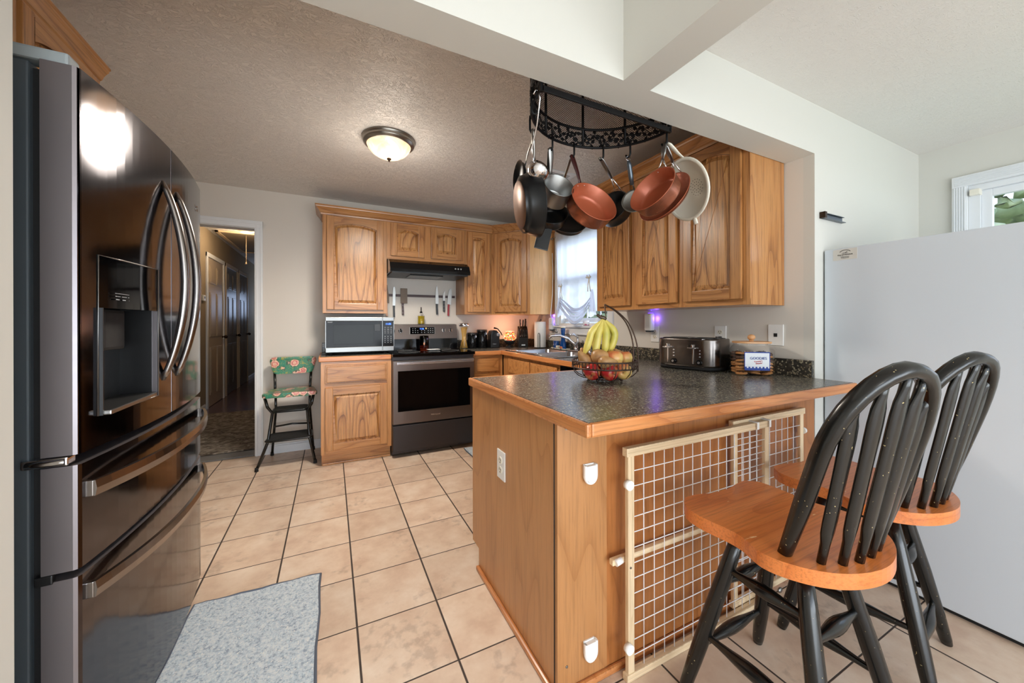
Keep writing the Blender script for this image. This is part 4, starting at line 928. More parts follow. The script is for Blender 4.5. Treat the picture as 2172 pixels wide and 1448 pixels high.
m = MB(); m.prism([(-.055, -.04), (.055, -.04), (.055, .04), (-.055, .04)], 0, .006, 'z', bev=.002)
d = MB(); d.raw([(x, y, z) for z, s_ in ((.923, .7), (.931, 1), (.933, 1), (.926, .68)) for x, y in ((-1.265 - .06 * s_, -.34 - .045 * s_), (-1.265 + .06 * s_, -.34 - .045 * s_), (-1.265 + .06 * s_, -.34 + .045 * s_), (-1.265 - .06 * s_, -.34 + .045 * s_))],
    [(k * 4 + i, k * 4 + (i + 1) % 4, k * 4 + 4 + (i + 1) % 4, k * 4 + 4 + i) for k in range(3) for i in range(4)] + [(3, 2, 1, 0), (12, 13, 14, 15)])
tag(d.build('spoon_rest', WHITE), 'small white rectangular dish on the glass cooktop', 'dish')
pj = thing('pasta_jar', 'tall waisted glass jar of spaghetti with a steel lid right of the stove', 'jar', (-.895, -.16, ZT)); PX, PYY = -.882, -.16
m = MB()
for k in range(46):
    a = k * 2.4; r1 = .045 * math.sqrt((k % 23 + 1) / 23); a2 = a + 2.2; m.tube([(PX + r1 * math.cos(a), PYY + r1 * math.sin(a), ZT + .008), (PX + .02 * math.cos(a + 1.1), PYY + .02 * math.sin(a + 1.1), ZT + .12), (PX + r1 * .9 * math.cos(a2), PYY + r1 * .9 * math.sin(a2), ZT + .235)], .0022, 5)
o = m.build('spaghetti', PASTA, pj); o['kind'] = 'stuff'
MB().lathe([(0, .0), (.05, .0), (.052, .01), (.047, .06), (.040, .12), (.045, .19), (.052, .245)], (PX, PYY, ZT + .0005)).build('glass_body', GLASS, pj)
MB().lathe([(0, .244), (.055, .244), (.056, .25), (.056, .27), (.05, .275), (0, .275)], (PX, PYY, ZT)).build('lid', CHROME, pj)
def canister(x, y, r, h, lab):
    c = thing('canister', lab, 'canister', (x, y, ZT)); MB().lathe([(0, 0), (r, 0), (r + .002, .006), (r + .002, h - .03), (r, h - .026), (0, h - .026)], (x, y, ZT)).build('body', BLK, c)
    MB().lathe([(0, h - .025), (r + .004, h - .025), (r + .004, h - .02), (r, h - .016), (r + .003, h - .008), (r + .002, h), (0, h)], (x, y, ZT), seg=28).build('lid', BLK, c)
    MB().tube([(x + r * .55, y - r * .85, ZT + h - .02), (x + r * .62, y - r * .95, ZT + h - .04), (x + r * .55, y - r * .95, ZT + h - .055), (x + r * .5, y - r * .9, ZT + h - .04)], .003, 6, closed=True).build('clasp', CHROME, c)
    MB().tube([(x + (r + .003) * math.cos(a * PI / 16), y + (r + .003) * math.sin(a * PI / 16), ZT + h - .012) for a in range(32)], .002, 5, closed=True).build('lid_ring', STEEL2, c)
canister(-.785, -.15, .052, .172, 'shorter glossy black canister next to the pasta jar'); canister(-.668, -.15, .056, .205, 'taller glossy black canister left of the can opener')
co = thing('can_opener', 'black electric can opener with a tall rounded body', 'can opener', (-.54, -.17, ZT))
m = MB(); m.prism([(-.595, ZT), (-.485, ZT), (-.485, ZT + .13), (-.495, ZT + .17), (-.52, ZT + .195), (-.55, ZT + .2), (-.578, ZT + .19), (-.593, ZT + .15)], -.23, -.12, 'y', bev=.01); m.build('body', BLKS, co)
m = MB(); m.box(-.535, -.49, -.262, -.23, ZT + .13, ZT + .165, .006); m.cyl((-.52, -.262, ZT + .15), (-.52, -.27, ZT + .15), .008); m.build('cutting_head', CHROME, co)
m = MB(); m.tube([(-.56, -.235, ZT + .225), (-.52, -.25, ZT + .215), (-.48, -.25, ZT + .17), (-.465, -.25, ZT + .14)], [.01, .006, .006, .005], 8, flat=((0, 1, 0), 1.4)); m.build('lever', BLK, co)
text('brand_mark', 'Oster', .018, face_my(-.55, -.2335, ZT + .045), PRINT, co)
ml = thing('mosaic_lamp', 'glowing multicoloured mosaic glass lamp on a dark stand in the corner', 'lamp', (-.345, -.2, ZT)); LX, LY = -.352, -.21
MB().lathe([(0, 0), (.05, 0), (.05, .006), (.02, .014), (.016, .03), (.045, .045), (.062, .062), (.066, .075), (.06, .08), (0, .08)], (LX, LY, ZT)).build('stand', BLKM, ml)
MB().lathe([(.05, .08), (.068, .095), (.073, .115), (.07, .14), (.055, .16), (.046, .168), (.05, .178)], (LX, LY, ZT), seg=32).build('mosaic_globe', MOSA, ml)
MB().lathe([(.046, .176), (.052, .18), (.05, .186), (.03, .184), (0, .182)], (LX, LY, ZT), seg=28).build('wax_dish', emis('lit_rim', (255, 180, 140), .7), ml)
point('mosaic_lamp_light', (LX, LY - .0, ZT + .225), 1.3, (1, .5, .28), .02)
kb = thing('knife_block', 'black knife block full of black handled knives in the corner', 'knife block', (-.2, -.22, ZT))
MK = Matrix.Translation((-.195, -.23, ZT)) @ Matrix.Rotation(-.35, 4, 'Z')
m = MB().at(MK); m.prism([(-.06, 0), (.11, 0), (.11, .1), (.03, .24), (-.03, .2), (-.07, .11)], -.055, .055, 'x', bev=.004); m.build('block', BLKM, kb)
MB().at(MK).box(-.022, .022, -.063, -.058, .02, .04, .001).build('badge', STEEL, kb)
dirv = Vector((0, -.5, .87))
for i, (x, y, z, L, r) in enumerate([(-.035, -.03, .2, .09, .010), (-.035, 0, .225, .105, .010), (0, 0, .225, .1, .012), (.032, .0, .225, .085, .011), (-.035, -.055, .15, .075, .009), (0, -.055, .15, .06, .008), (.032, -.055, .15, .06, .008), (.03, .02, .235, .10, .014)]):
    p = Vector((x, y, z)); q = p + dirv * L
    h = MB().at(MK).tube([p - dirv * .01, p + dirv * L * .5, q], [r * .8, r, r * .95], 8, flat=((1, 0, 0), .7)).build('knife_handle', BLKS, kb)
m = MB().at(MK)
for i in range(4): MB().at(MK).ball((-.035 + .023 * i, -.085, .128), .004, 8, 6).build('rivet', CHROME, kb)
for i in range(4): MB().at(MK).tube([(-.035 + .023 * i, -.06, .105), (-.035 + .023 * i, -.085, .14)], .006, 8).build('steak_knife_handle', BLKS, kb)
pt = thing('paper_towel_holder', 'white paper towel roll on an upright holder beside the window', 'paper towel', (-.115, -.48, ZT)); TX, TY = -.115, -.495
MB().lathe([(0, 0), (.075, 0), (.075, .008), (0, .01)], (TX, TY, ZT)).build('base', BLKS, pt)
MB().lathe([(.02, 0), (.062, 0), (.064, .004), (.064, .276), (.062, .28), (.02, .28), (.02, 0)], (TX, TY, ZT + .012), seg=36).build('roll', PAPER, pt)
MB().tube([(TX, TY, ZT + .01), (TX, TY, ZT + .31), (TX + .008, TY, ZT + .32), (TX + .016, TY, ZT + .31), (TX + .01, TY, ZT + .3)], .004, 8).build('post', BLKS, pt)
ax, ay = TX - .05, TY - .055
MB().tube([(ax - .011, ay, ZT + .008), (ax - .011, ay, ZT + .15), (ax - .006, ay, ZT + .168), (ax + .004, ay - .004, ZT + .168), (ax + .009, ay - .006, ZT + .15), (ax + .009, ay - .006, ZT + .01)], .003, 8).build('tension_arm', BLKS, pt)

# ------------------------------------------------------------------ toaster, cookie jar
TM = Matrix.Translation((-.185, -2.475, ZT)) @ Matrix.Rotation(-PI / 2 + math.radians(12), 4, 'Z')   # local x along the wall, front -y
ts = thing('toaster', 'four slice brushed steel toaster with chrome levers on the peninsula end', 'toaster', TM.translation)
def rrect(w, d, r, n=7):
    p = []
    for cx, cy, a0 in ((w - r, d - r, 0), (-w + r, d - r, 90), (-w + r, -d + r, 180), (w - r, -d + r, 270)):
        for k in range(n + 1): a = math.radians(a0 + k * 90 / n); p.append((cx + r * math.cos(a), cy + r * math.sin(a)))
    return p
m = MB().at(TM); m.prism(rrect(.185, .125, .075), .022, .185, 'z', smooth=True, bev=.01); m.build('shell', TOAST, ts)
m = MB().at(TM); m.prism(rrect(.178, .118, .07), .004, .024, 'z', smooth=True); m.build('base', BLKM, ts)
for x in (-.13, .13):
    for y in (-.08, .08): MB().at(TM).cyl((x, y, 0), (x, y, .006), .012, .012, 10).build('foot', RUB, ts)
MB().at(TM).prism(rrect(.165, .105, .06), .184, .1885, 'z', bev=.001).build('top_plate', BLK, ts)
for x in (-.085, .085):
    for y in (-.05, .035): MB().at(TM).box(x - .07, x + .07, y - .012, y + .016, .1875, .1895).build('slot', BLKM, ts)
for x in (-.095, .06):
    c = MB().at(TM).box(x - .004, x + .004, -.1275, -.122, .04, .15, .001).build('lever_track', CHROME, ts)
    MB().at(TM).box(x - .024, x + .024, -.150, -.128, .128, .136, .003).box(x - .005, x + .005, -.14, -.122, .126, .152, .003).build('lever', CHROME, c)
    for k in range(3): MB().at(TM).cyl((x + .038, -.122, .118 - .018 * k), (x + .038, -.13, .118 - .018 * k), .005, .004, 10).build('button', CHROME, ts)
    k = MB().at(TM).cyl((x + .038, -.12, .05), (x + .038, -.138, .05), .017, .015, 16).build('browning_knob', BLK, ts); MB().at(TM).cyl((x + .038, -.138, .05), (x + .038, -.141, .05), .007, .007, 10).build('knob_cap', CHROME, k)
tag(MB().tube([(-.03, -2.532, 1.092), (-.02, -2.56, 1.085), (-.035, -2.62, 1.0), (-.05, -2.655, .925), (-.09, -2.66, .9185), (-.15, -2.672, .9185), (-.19, -2.70, .9185)], .0035, 8).box(-.035, -.01, -2.545, -2.515, 1.085, 1.11, .005).build('power_cord', BLKS), 'black toaster power cord and plug at the wall outlet', 'cord')
JX, JY = -.14, -2.80
cj = thing('cookie_jar', 'large glass cookie jar with wooden lid and a GOODIES label', 'jar', (JX, JY, ZT))
JM = Matrix.Translation((JX, JY, ZT)) @ Matrix.Rotation(math.radians(-38), 4, 'Z')
def jarprof(o): return [(rrect(.098 - o, .075 - o, .045 - o * .5), z) for z in ()]
def shell(prof, mat_, name, par, n=7, M=JM):
    L = [(rrect(w, d, r, n), z) for w, d, r, z in prof]; k = len(L[0][0]); vs = [(x, y, z) for p, z in L for x, y in p]
    fs = [(a * k + i, a * k + (i + 1) % k, (a + 1) * k + (i + 1) % k, (a + 1) * k + i) for a in range(len(L) - 1) for i in range(k)] + [tuple(range(k))[::-1]]
    m = MB().at(M); m.raw(vs, fs, True); return m.build(name, mat_, par)
g_ = shell([(.085, .062, .04, .001), (.096, .073, .045, .012), (.098, .075, .046, .04), (.098, .075, .046, .13), (.09, .068, .05, .152), (.082, .064, .052, .16), (.084, .066, .052, .168)], GLASS, 'glass_body', cj)
m = MB().at(JM); m.prism(rrect(.089, .07, .055), .169, .178, 'z', bev=.003); l_ = m.build('lid', LIDW, cj)
m = MB().at(JM); m.cyl((0, 0, .178), (0, 0, .186), .012, .01, 14); m.ball((0, 0, .2), .019, 16, 10, (1, 1, .85)); m.build('lid_knob', LIDW, l_)
lb = MB().at(JM).box(-.062, .055, -.0795, -.0765, .032, .124).build('label', LABW, cj)
m = MB().at(JM); m.box(-.064, .057, -.0805, -.0795, .121, .126).box(-.064, .057, -.0805, -.0795, .030, .042).box(-.064, -.061, -.0805, -.0795, .03, .126).box(.054, .057, -.0805, -.0795, .03, .126)
for i in range(14):
    if i % 2 == 0: m.box(-.061 + i * .0083, -.0527 + i * .0083, -.0805, -.0795, .042, .049)
m.build('label_border', BLUELAB, lb)
text('label_word', 'GOODIES', .0185, JM @ Matrix.Translation((.002, -.081, .093)) @ Matrix.Rotation(PI / 2, 4, 'X'), BLUELAB, lb)
text('label_script', "Tummy's\n  Pleasin'", .011, JM @ Matrix.Translation((.002, -.081, .072)) @ Matrix.Rotation(-.15, 4, 'Y') @ Matrix.Rotation(PI / 2, 4, 'X'), REDLAB, lb)
def cookie(r):
    m = MB(); m.lathe([(0, 0), (r * .9, .001), (r, .005), (r * .85, .011), (r * .4, .014), (0, .0145)], seg=16)
    for k in range(7): a = k * 2.4; q = r * .75 * math.sqrt((k + .5) / 7); m.mat(1).ball((q * math.cos(a), q * math.sin(a), .012), .0035, 6, 4)
    return m
c0 = cookie(.0295).build('cookie', [COOK, COOKD]); c1 = cookie(.0285).build('cookie', [COOKD, COOKD])
GROUP = 'cookies in the glass jar'
k = 0
for lay in range(7):
    for j in range(6):
        src = (c0 if (lay < 4 or k % 4 == 0) else c1)
        o = src if (src.get('label') is None) else src.copy()
        if o is not src: COL.objects.link(o)
        px, py = (j % 3 - 1) * .0605, (j // 3 - .5) * .066
        o.location = JM @ Vector((px, py, .004 + lay * .0172 + .001 * (j % 2))); tilt = .2
        o.rotation_euler = (random.uniform(-tilt, tilt), random.uniform(-tilt, tilt), random.uniform(0, 6)); tag(o, 'cookie in the pile inside the glass jar labelled GOODIES', 'cookie', GROUP); k += 1

# ------------------------------------------------------------------ fruit basket
BC = Vector((-.985, -2.60, ZT)); bs = thing('fruit_basket', 'bronze wire fruit basket with a curved banana hanger on the peninsula', 'basket', BC)
def cir(r, z, n=40, c=BC): return [(c.x + r * math.cos(2 * PI * k / n), c.y + r * math.sin(2 * PI * k / n), c.z + z) for k in range(n)]
m = MB(); m.tube(cir(.155, .098), .0035, 7, closed=True); m.tube(cir(.156, .066), .0035, 7, closed=True); m.tube(cir(.085, .012), .003, 7, closed=True); m.build('rings', BRONZ, bs)
m = MB()
for k in range(52):
    a = 2 * PI * k / 52; c = Vector((BC.x + .156 * math.cos(a), BC.y + .156 * math.sin(a), BC.z + .082)); t = Vector((-math.sin(a), math.cos(a), 0))
    m.tube([c + t * .0125 * math.cos(b * PI / 6) + Vector((0, 0, .0145 * math.sin(b * PI / 6))) for b in range(12)], .0015, 5, closed=True)
o = m.build('loop_band', BRONZ, bs)
for k in range(12):
    a = 2 * PI * (k + .3) / 12; d = Vector((math.cos(a), math.sin(a), 0))
    MB().tube([BC + d * r + Vector((0, 0, z)) for r, z in ((.155, .066), (.15, .045), (.13, .026), (.1, .014), (.06, .011), (.0, .012))], .0022, 6).build('rib', BRONZ, bs)
for k in range(4):
    a = PI / 4 + k * PI / 2 - .3; p = BC + Vector((.085 * math.cos(a), .085 * math.sin(a), .0075)); MB().ball(p, .0075, 10, 8).build('foot', BRONZ, bs)
HR = Vector((math.cos(-.4625), math.sin(-.4625), 0)); HP = Vector((.4462, .895, 0))
for s_ in (-.014, .014):
    base = BC + HR * .125 - HP * .075
    pts = [base + Vector((0, 0, .05)), base + Vector((0, 0, .12)) + HR * .004, base + HR * -.004 + Vector((0, 0, .2)), base - HR * .03 + HP * .02 + Vector((0, 0, .28)), base - HR * .075 + HP * .045 + Vector((0, 0, .335)), base - HR * .125 + HP * .07 + Vector((0, 0, .37))]
    end = pts[-1]
    tw = [p + HP * s_ * (1 - i / 5) + HR * s_ * 1.3 * (1 - i / 5) for i, p in enumerate(pts)]
    # smooth
    sm = []
    for i in range(5):
        for t in (0, .25, .5, .75):
            p0, p1, p2, p3 = tw[max(i - 1, 0)], tw[i], tw[i + 1], tw[min(i + 2, 5)]
            sm.append(0.5 * ((2 * p1) + (p2 - p0) * t + (2 * p0 - 5 * p1 + 4 * p2 - p3) * t * t + (3 * p1 - p0 - 3 * p2 + p3) * t ** 3))
    sm.append(tw[-1]); MB().tube(sm, .0033, 7).build('hanger_arm', BRONZ, bs)
HK = end
MB().tube([HK + Vector((0, 0, 0)), HK + HR * .004 - Vector((0, 0, .04)), HK + HR * .006 - Vector((0, 0, .062)), HK - HR * .004 - Vector((0, 0, .07)), HK - HR * .014 - Vector((0, 0, .062)), HK - HR * .016 - Vector((0, 0, .05))], .0028, 7).build('hook', BRONZ, bs)
# bananas: a bunch hanging from the hook, each banana is a child of the bunch
bt = HK + Vector((0, 0, -.062)) - HR * .006
bn = thing('banana_bunch', 'bunch of yellow bananas hanging from the basket hook', 'bananas', bt)
m = MB(); m.tube([bt + HR * -.032 + Vector((0, 0, .012)), bt - HR * .018 + Vector((0, 0, .002)), bt + Vector((0, 0, -.004)), bt + HR * .012 - Vector((0, 0, .012))], [.006, .008, .011, .009], 8); m.build('crown_stem', DWOOD, bn)
for i, (dx, dy, L, cv, w_) in enumerate([(-.056, -.012, .178, -.85, .0185), (-.026, -.02, .188, -.5, .0185), (.010, -.018, .184, -.2, .019), (.036, .0, .175, .45, .0185), (.02, .022, .17, .42, .018), (-.025, .02, .17, -.3, .018)]):
    pts = []; rs = []
    for t in [k / 14 for k in range(15)]:
        side = dx * min(1, t * 2.6) + (.055 * cv * math.sin(PI * min(1, t * .95))) * (1 if cv > 0 else 0) + (-.05 * abs(cv) * t * t if cv < 0 else -.045 * cv * t * t * 1.2)
        p = bt + HR * (side + (.0 if cv < 0 else .0)) + HP * (dy * min(1, t * 2.5)) + Vector((0, 0, -.006 - L * t))
        pts.append(p); rs.append(.0065 if t < .1 else (w_ * min(1, .45 + (t - .1) * 3.2) * (1 if t < .8 else max(.28, 1 - (t - .8) * 3.6))))
    MB().tube(pts, rs, 7).build('banana', BANA, bn)
def pear(name, c, axis, lab, s_=1.0, rm=PEAR, stem=True):
    axis = Vector(axis).normalized(); t = thing(name, lab, 'pear', c); c = Vector(c)
    prof = [(0, -.038), (.018, -.036), (.03, -.026), (.036, -.008), (.034, .01), (.026, .03), (.018, .045), (.012, .058), (.006, .066), (0, .068)]
    MB().lathe([(r * s_, z * s_) for r, z in prof], c, axis, 24).build('flesh', rm, t)
    if stem: q = axis.orthogonal().normalized(); MB().tube([c + axis * .064 * s_, c + axis * .08 * s_ + q * .002, c + axis * .098 * s_ + q * .008], [.002, .0018, .0026], 6).build('stem', DRED, t)
def apple(c, axis, lab, mt, r=.038):
    axis = Vector(axis).normalized(); t = thing('apple', lab, 'apple', c); c = Vector(c); s_ = r / .038
    prof = [(0, -.028), (.01, -.034), (.022, -.032), (.034, -.018), (.039, .002), (.036, .02), (.025, .033), (.012, .035), (.004, .028), (0, .024)]
    MB().lathe([(a * s_, z * s_) for a, z in prof], c, axis, 24).build('flesh', mt, t); MB().tube([c + axis * .024 * s_, c + axis * .042 * s_], .0014, 6).build('stem', DWOOD, t)
def bp(u, w_, z): return BC + HR * u + HP * w_ + Vector((0, 0, z))
apple(bp(-.075, -.075, .052), HR * -.3 - HP * .7 - Vector((0, 0, .5)), 'deep red apple at the left behind the basket ribs', APR)
apple(bp(-.002, -.098, .052), HR * .5 - HP * .8 - Vector((0, 0, .2)), 'red apple in the middle behind the front ribs of the basket', APR)
apple(bp(.07, -.078, .054), -HP * .9 - Vector((0, 0, .1)) - HR * .3, 'orange-pink apple at the right behind the basket ribs', APY)
apple(bp(.035, -.045, .108), Vector((.1, 0, 1)), 'yellow and pink apple on top between the pears', APY, .042)
apple(bp(.10, -.0, .105), Vector((0, .2, 1)), 'orange-pink apple by the banana hanger at the right rim', APY, .036)
apple(bp(.0, .02, .05), Vector((0, .2, 1)), 'red apple low in the centre of the basket', APR)
apple(bp(-.06, .07, .052), Vector((0, .2, 1)), 'red apple low at the back left of the basket', APR)
apple(bp(.07, .08, .052), Vector((0, .2, 1)), 'yellow apple low at the back right of the basket', APY)
pear('pear', bp(-.035, -.045, .118), HR + Vector((0, 0, -.05)) - HP * .1, 'large brown pear lying on top pointing right', 1.05)
pear('pear', bp(.05, .05, .118), HR + Vector((0, 0, .12)), 'brown pear lying at the back right of the basket', 1.0)
pear('pear', bp(-.10, -.03, .098), HR * -.55 + Vector((0, 0, .8)) - HP * .1, 'brown pear standing with a long stem at the left rim', .85)
pear('pear', bp(-.085, .035, .10), HR * -.35 + Vector((0, 0, .9)), 'second brown pear standing behind the left rim with an upright stem', .9)
pear('pear', bp(-.02, -.105, .098), HR + HP * .1, 'brown pear low at the front rim under the large pear', .85, stem=False)

# ------------------------------------------------------------------ refrigerator
FYN, FYF, FYC = -2.772, -1.862, -2.317
def bow(y): 
    t = (y - FYC) / .455; return -2.718 + .034 * (1 - t * t)
def bowbox(m, y0, y1, z0, z1, back=-2.78, off=0.0, n=12, e0=True, e1=True, r=.010):
    ys = [y0 + (y1 - y0) * k / n for k in range(n + 1)]
    poly = [(bow(y) + off, y) for y in ys]
    if e0: poly = [(bow(y0) + off - r, y0), (bow(y0) + off - r * .3, y0 + r * .3)] + [(bow(max(y, y0 + r)) + off, max(y, y0 + r)) for y in ys[:1]] + poly[1:]
    if e1: poly = poly[:-1] + [(bow(y1 - r) + off, y1 - r), (bow(y1) + off - r * .3, y1 - r * .3), (bow(y1) + off - r, y1)]
    poly += [(back, y1), (back, y0)]
    m.prism(poly, z0, z1, 'z', smooth=False); return m
rf = thing('refrigerator', 'large black stainless french door refrigerator with curved handles', 'refrigerator', (-3.1, -2.317, 0))
MB().box(-3.5, -2.80, FYN + .006, FYF - .006, .03, 1.80, .004).build('body', FRGD, rf)
m = MB(); m.box(-2.80, -2.781, FYN + .02, FYF - .02, .06, 1.79); m.build('door_gasket', BLKM, rf)
FRM = [FRG, FRGS]
DZ, DT = .885, 1.806
dl = MB(); y_a, y_b = -2.712, -2.425; zq0, zq1 = .962, 1.370
bowbox(dl, FYN, y_a, DZ, DT, e1=False); bowbox(dl, y_a, y_b, DZ, zq0, e0=False, e1=False, n=8); bowbox(dl, y_a, y_b, zq1, DT, e0=False, e1=False, n=8); bowbox(dl, y_b, FYC - .0015, DZ, DT, e0=False, e1=True, n=6, r=.003)
def edgemat(m):
    for f in m.bm.faces:
        f.normal_update()
        if abs(f.normal.y) > .9 or abs(f.normal.z) > .9: f.material_index = 1
    for f in m.bm.faces: f.smooth = False
edgemat(dl); dlo = dl.build('door', FRM, rf)
dr_ = MB(); bowbox(dr_, FYC + .0015, FYF, DZ, DT, e0=True, r=.003); edgemat(dr_); dro = dr_.build('door', FRM, rf)
for z0_, z1_, zh in ((.612, .860, .793), (.05, .594, .545)):
    d_ = MB(); bowbox(d_, FYN, FYF, z0_, z1_, n=20); edgemat(d_); d_ = d_.build('freezer_drawer', FRM, rf)
    n = 24; m = MB(); vs = []
    for k in range(n + 1):
        y = FYN + .022 + (FYF - FYN - .044) * k / n; t = 2 * k / n - 1; xo = bow(y) + .006 + .042 * (1 - abs(t) ** 2.6)
        for dx, dz in ((0, -.019), (.010, -.019), (.013, 0), (.010, .019), (0, .019), (-.003, 0)): vs.append((xo + dx, y, zh + dz))
    fs = [(k * 6 + i, k * 6 + (i + 1) % 6, (k + 1) * 6 + (i + 1) % 6, (k + 1) * 6 + i) for k in range(n) for i in range(6)] + [tuple(range(6)), tuple(range(n * 6, n * 6 + 6))]
    m.raw(vs, fs); m.box(bow(FYN + .03) - .004, bow(FYN + .03) + .012, FYN + .02, FYN + .035, zh - .019, zh + .019, .002).box(bow(FYF - .03) - .004, bow(FYF - .03) + .012, FYF - .035, FYF - .02, zh - .019, zh + .019, .002)
    m.build('handle', FRGH, d_)
MB().box(-2.80, -2.735, FYN + .01, FYF - .01, .0, .05).build('kick_plate', BLKM, rf)
for par, yh, sg in ((dlo, FYC - .068, -1), (dro, FYC + .052, 1)):
    pts = []; n = 22
    for k in range(n + 1):
        t = k / n; z = 1.008 + .662 * t; s_ = math.sin(PI * t) ** .75; pts.append((bow(yh) - .004 + .062 * s_, yh + sg * .0 , z))
    MB().tube(pts, [.011 + .005 * math.sin(PI * k / n) for k in range(n + 1)], 10, flat=((1, 0, 0), .8)).build('handle', FRGH, par)
# dispenser in the near door
dp = MB(); dp.prism([(bow(y), y) for y in [y_a + (y_b - y_a) * k / 8 for k in range(9)]] + [(-2.745, y_b), (-2.745, y_a)], 1.236, zq1, 'z'); dp = dp.build('dispenser_panel', GLBLK, dlo)
m = MB(); m.box(-2.779, -2.775, y_a, y_b, zq0, 1.236).box(-2.779, -2.70, y_a - .0, y_a + .004, zq0, 1.236).box(-2.779, -2.70, y_b - .004, y_b, zq0, 1.236); m.build('dispenser_recess', BLKS, dlo)
MB().box(-2.779, bow(y_b) - .0, y_a + .004, y_b - .004, zq0, zq0 + .012, .003).build('drip_tray', STEEL, dlo)
m = MB(); m.box(-2.77, -2.735, -2.62, -2.50, 1.12, 1.236, .01); m.build('dispenser_paddle', BLKM, dlo)
m = MB()
for k in range(5): m.box(bow(-2.6) + .0005, bow(-2.6) + .0012, -2.66 + k * .034, -2.634 + k * .034, 1.268, 1.2695); m.box(bow(-2.6) - .0, bow(-2.6) + .0012, -2.655 + k * .034, -2.64 + k * .034, 1.259, 1.2615)
m.box(bow(-2.6), bow(-2.6) + .0012, -2.66, -2.49, 1.276, 1.2772); o = m.build('panel_legends', PRINT, dp); o['kind'] = 'stuff'
m = MB(); m.tube([(bow(y) + .001, y, zq0) for y in (y_a, -2.62, -2.52, y_b)] + [(bow(y_b) + .001, y_b, zq1)] + [(bow(y) + .001, y, zq1) for y in (-2.52, -2.62, y_a)], .002, 6, closed=True); m.build('dispenser_frame', STEEL2, dlo)
text('brand_mark', 'LG', .034, face_px(bow(-1.99) + .001, -1.985, 1.69), CHROME, dro)
m = MB(); m.box(-3.0, -2.735, FYN + .004, FYN + .05, 1.806, 1.835, .006); m.build('hinge_cover', HINGE, rf); MB().box(-3.0, -2.735, FYF - .05, FYF - .004, 1.806, 1.835, .006).build('hinge_cover', CAST, rf)
m = MB(); m.box(-2.81, -2.735, FYN - .004, FYN + .03, .862, .883, .004); m.tube([(-2.74, FYN - .002, .872), (-2.77, FYN - .008, .872), (-2.80, FYN - .004, .872)], .008, 8); m.build('middle_hinge', CHROME, rf)
for z in (.60, .345): MB().box(-2.79, -2.76, FYN - .003, FYN + .01, z - .01, z + .012, .003).build('side_clip', BLKS, rf)
# cabinet above the fridge
c = thing('wall_cabinet', 'oak cabinet above the refrigerator', 'cabinet', (-3.27, -2.35, 1.87))
MB().mat(0).box(-3.6, -2.995, -2.892, -2.01, 1.87, 2.19).build('body', OAKS, c)
MG = Matrix.Translation((-2.995, -2.892, 0)) @ Matrix.Rotation(PI / 2, 4, 'Z')
m = MB().at(MG); m.mat(3).box(0, .882, -.003, 0, 1.87, 1.895).box(0, .882, -.003, 0, 2.12, 2.19); m.mat(0).box(0, .04, -.0032, 0, 1.87, 2.19).box(.842, .882, -.0032, 0, 1.87, 2.19).box(.42, .46, -.0032, 0, 1.87, 2.19); m.build('face_frame', OAKS, c)
for x in (.035, .452): door(c, MG @ Matrix.Translation((x, -.003, 1.885)), .395, .24, hor=3, st=.05)
HS = Matrix.Diagonal((1, .5, 1, 1)); m = MB(); crown(m, MG @ HS, .882, 0, .5, 2.132, 2.209); crown(m, Matrix.Translation((-2.995, -2.01, 0)) @ Matrix.Rotation(PI, 4, 'Z') @ HS, .60, .5, 0, 2.132, 2.209)
tag(m.build('crown_molding', OY), 'oak crown moulding on the cabinet above the refrigerator', 'moulding')

# ------------------------------------------------------------------ rugs
def rug(name, corners, lab):
    t = thing(name, lab, 'rug', Vector(corners[0]) * .5 + Vector(corners[2]) * .5)
    c = [Vector(p) for p in corners]
    def f(u, v):
        p = (c[0] * (1 - u) + c[1] * u) * (1 - v) + (c[3] * (1 - u) + c[2] * u) * v
        return (p.x + .003 * math.sin(v * 19), p.y + .003 * math.sin(u * 23), .008 + .0015 * math.sin(u * 9 + v * 7))
    MB().grid(24, 24, f).build('pile', RUGM, t)
    e = [f(u / 12, 0) for u in range(12)] + [f(1, v / 12) for v in range(12)] + [f(1 - u / 12, 1) for u in range(12)] + [f(0, 1 - v / 12) for v in range(12)]
    MB().tube([(x, y, .0055) for x, y, z in e], .0052, 7, closed=True).build('bound_edge', FELT, t)
rug('kitchen_rug', [(-2.72, -3.1, 0), (-2.235, -3.1, 0), (-2.228, -2.036, 0), (-2.70, -2.022, 0)], 'pale blue mottled rug with a dark bound edge in front of the refrigerator')
rug('kitchen_rug', [(-1.075, -1.55, 0), (-.62, -1.55, 0), (-.62, -.68, 0), (-1.055, -.67, 0)], 'small pale grey rug on the floor in front of the sink cabinets')

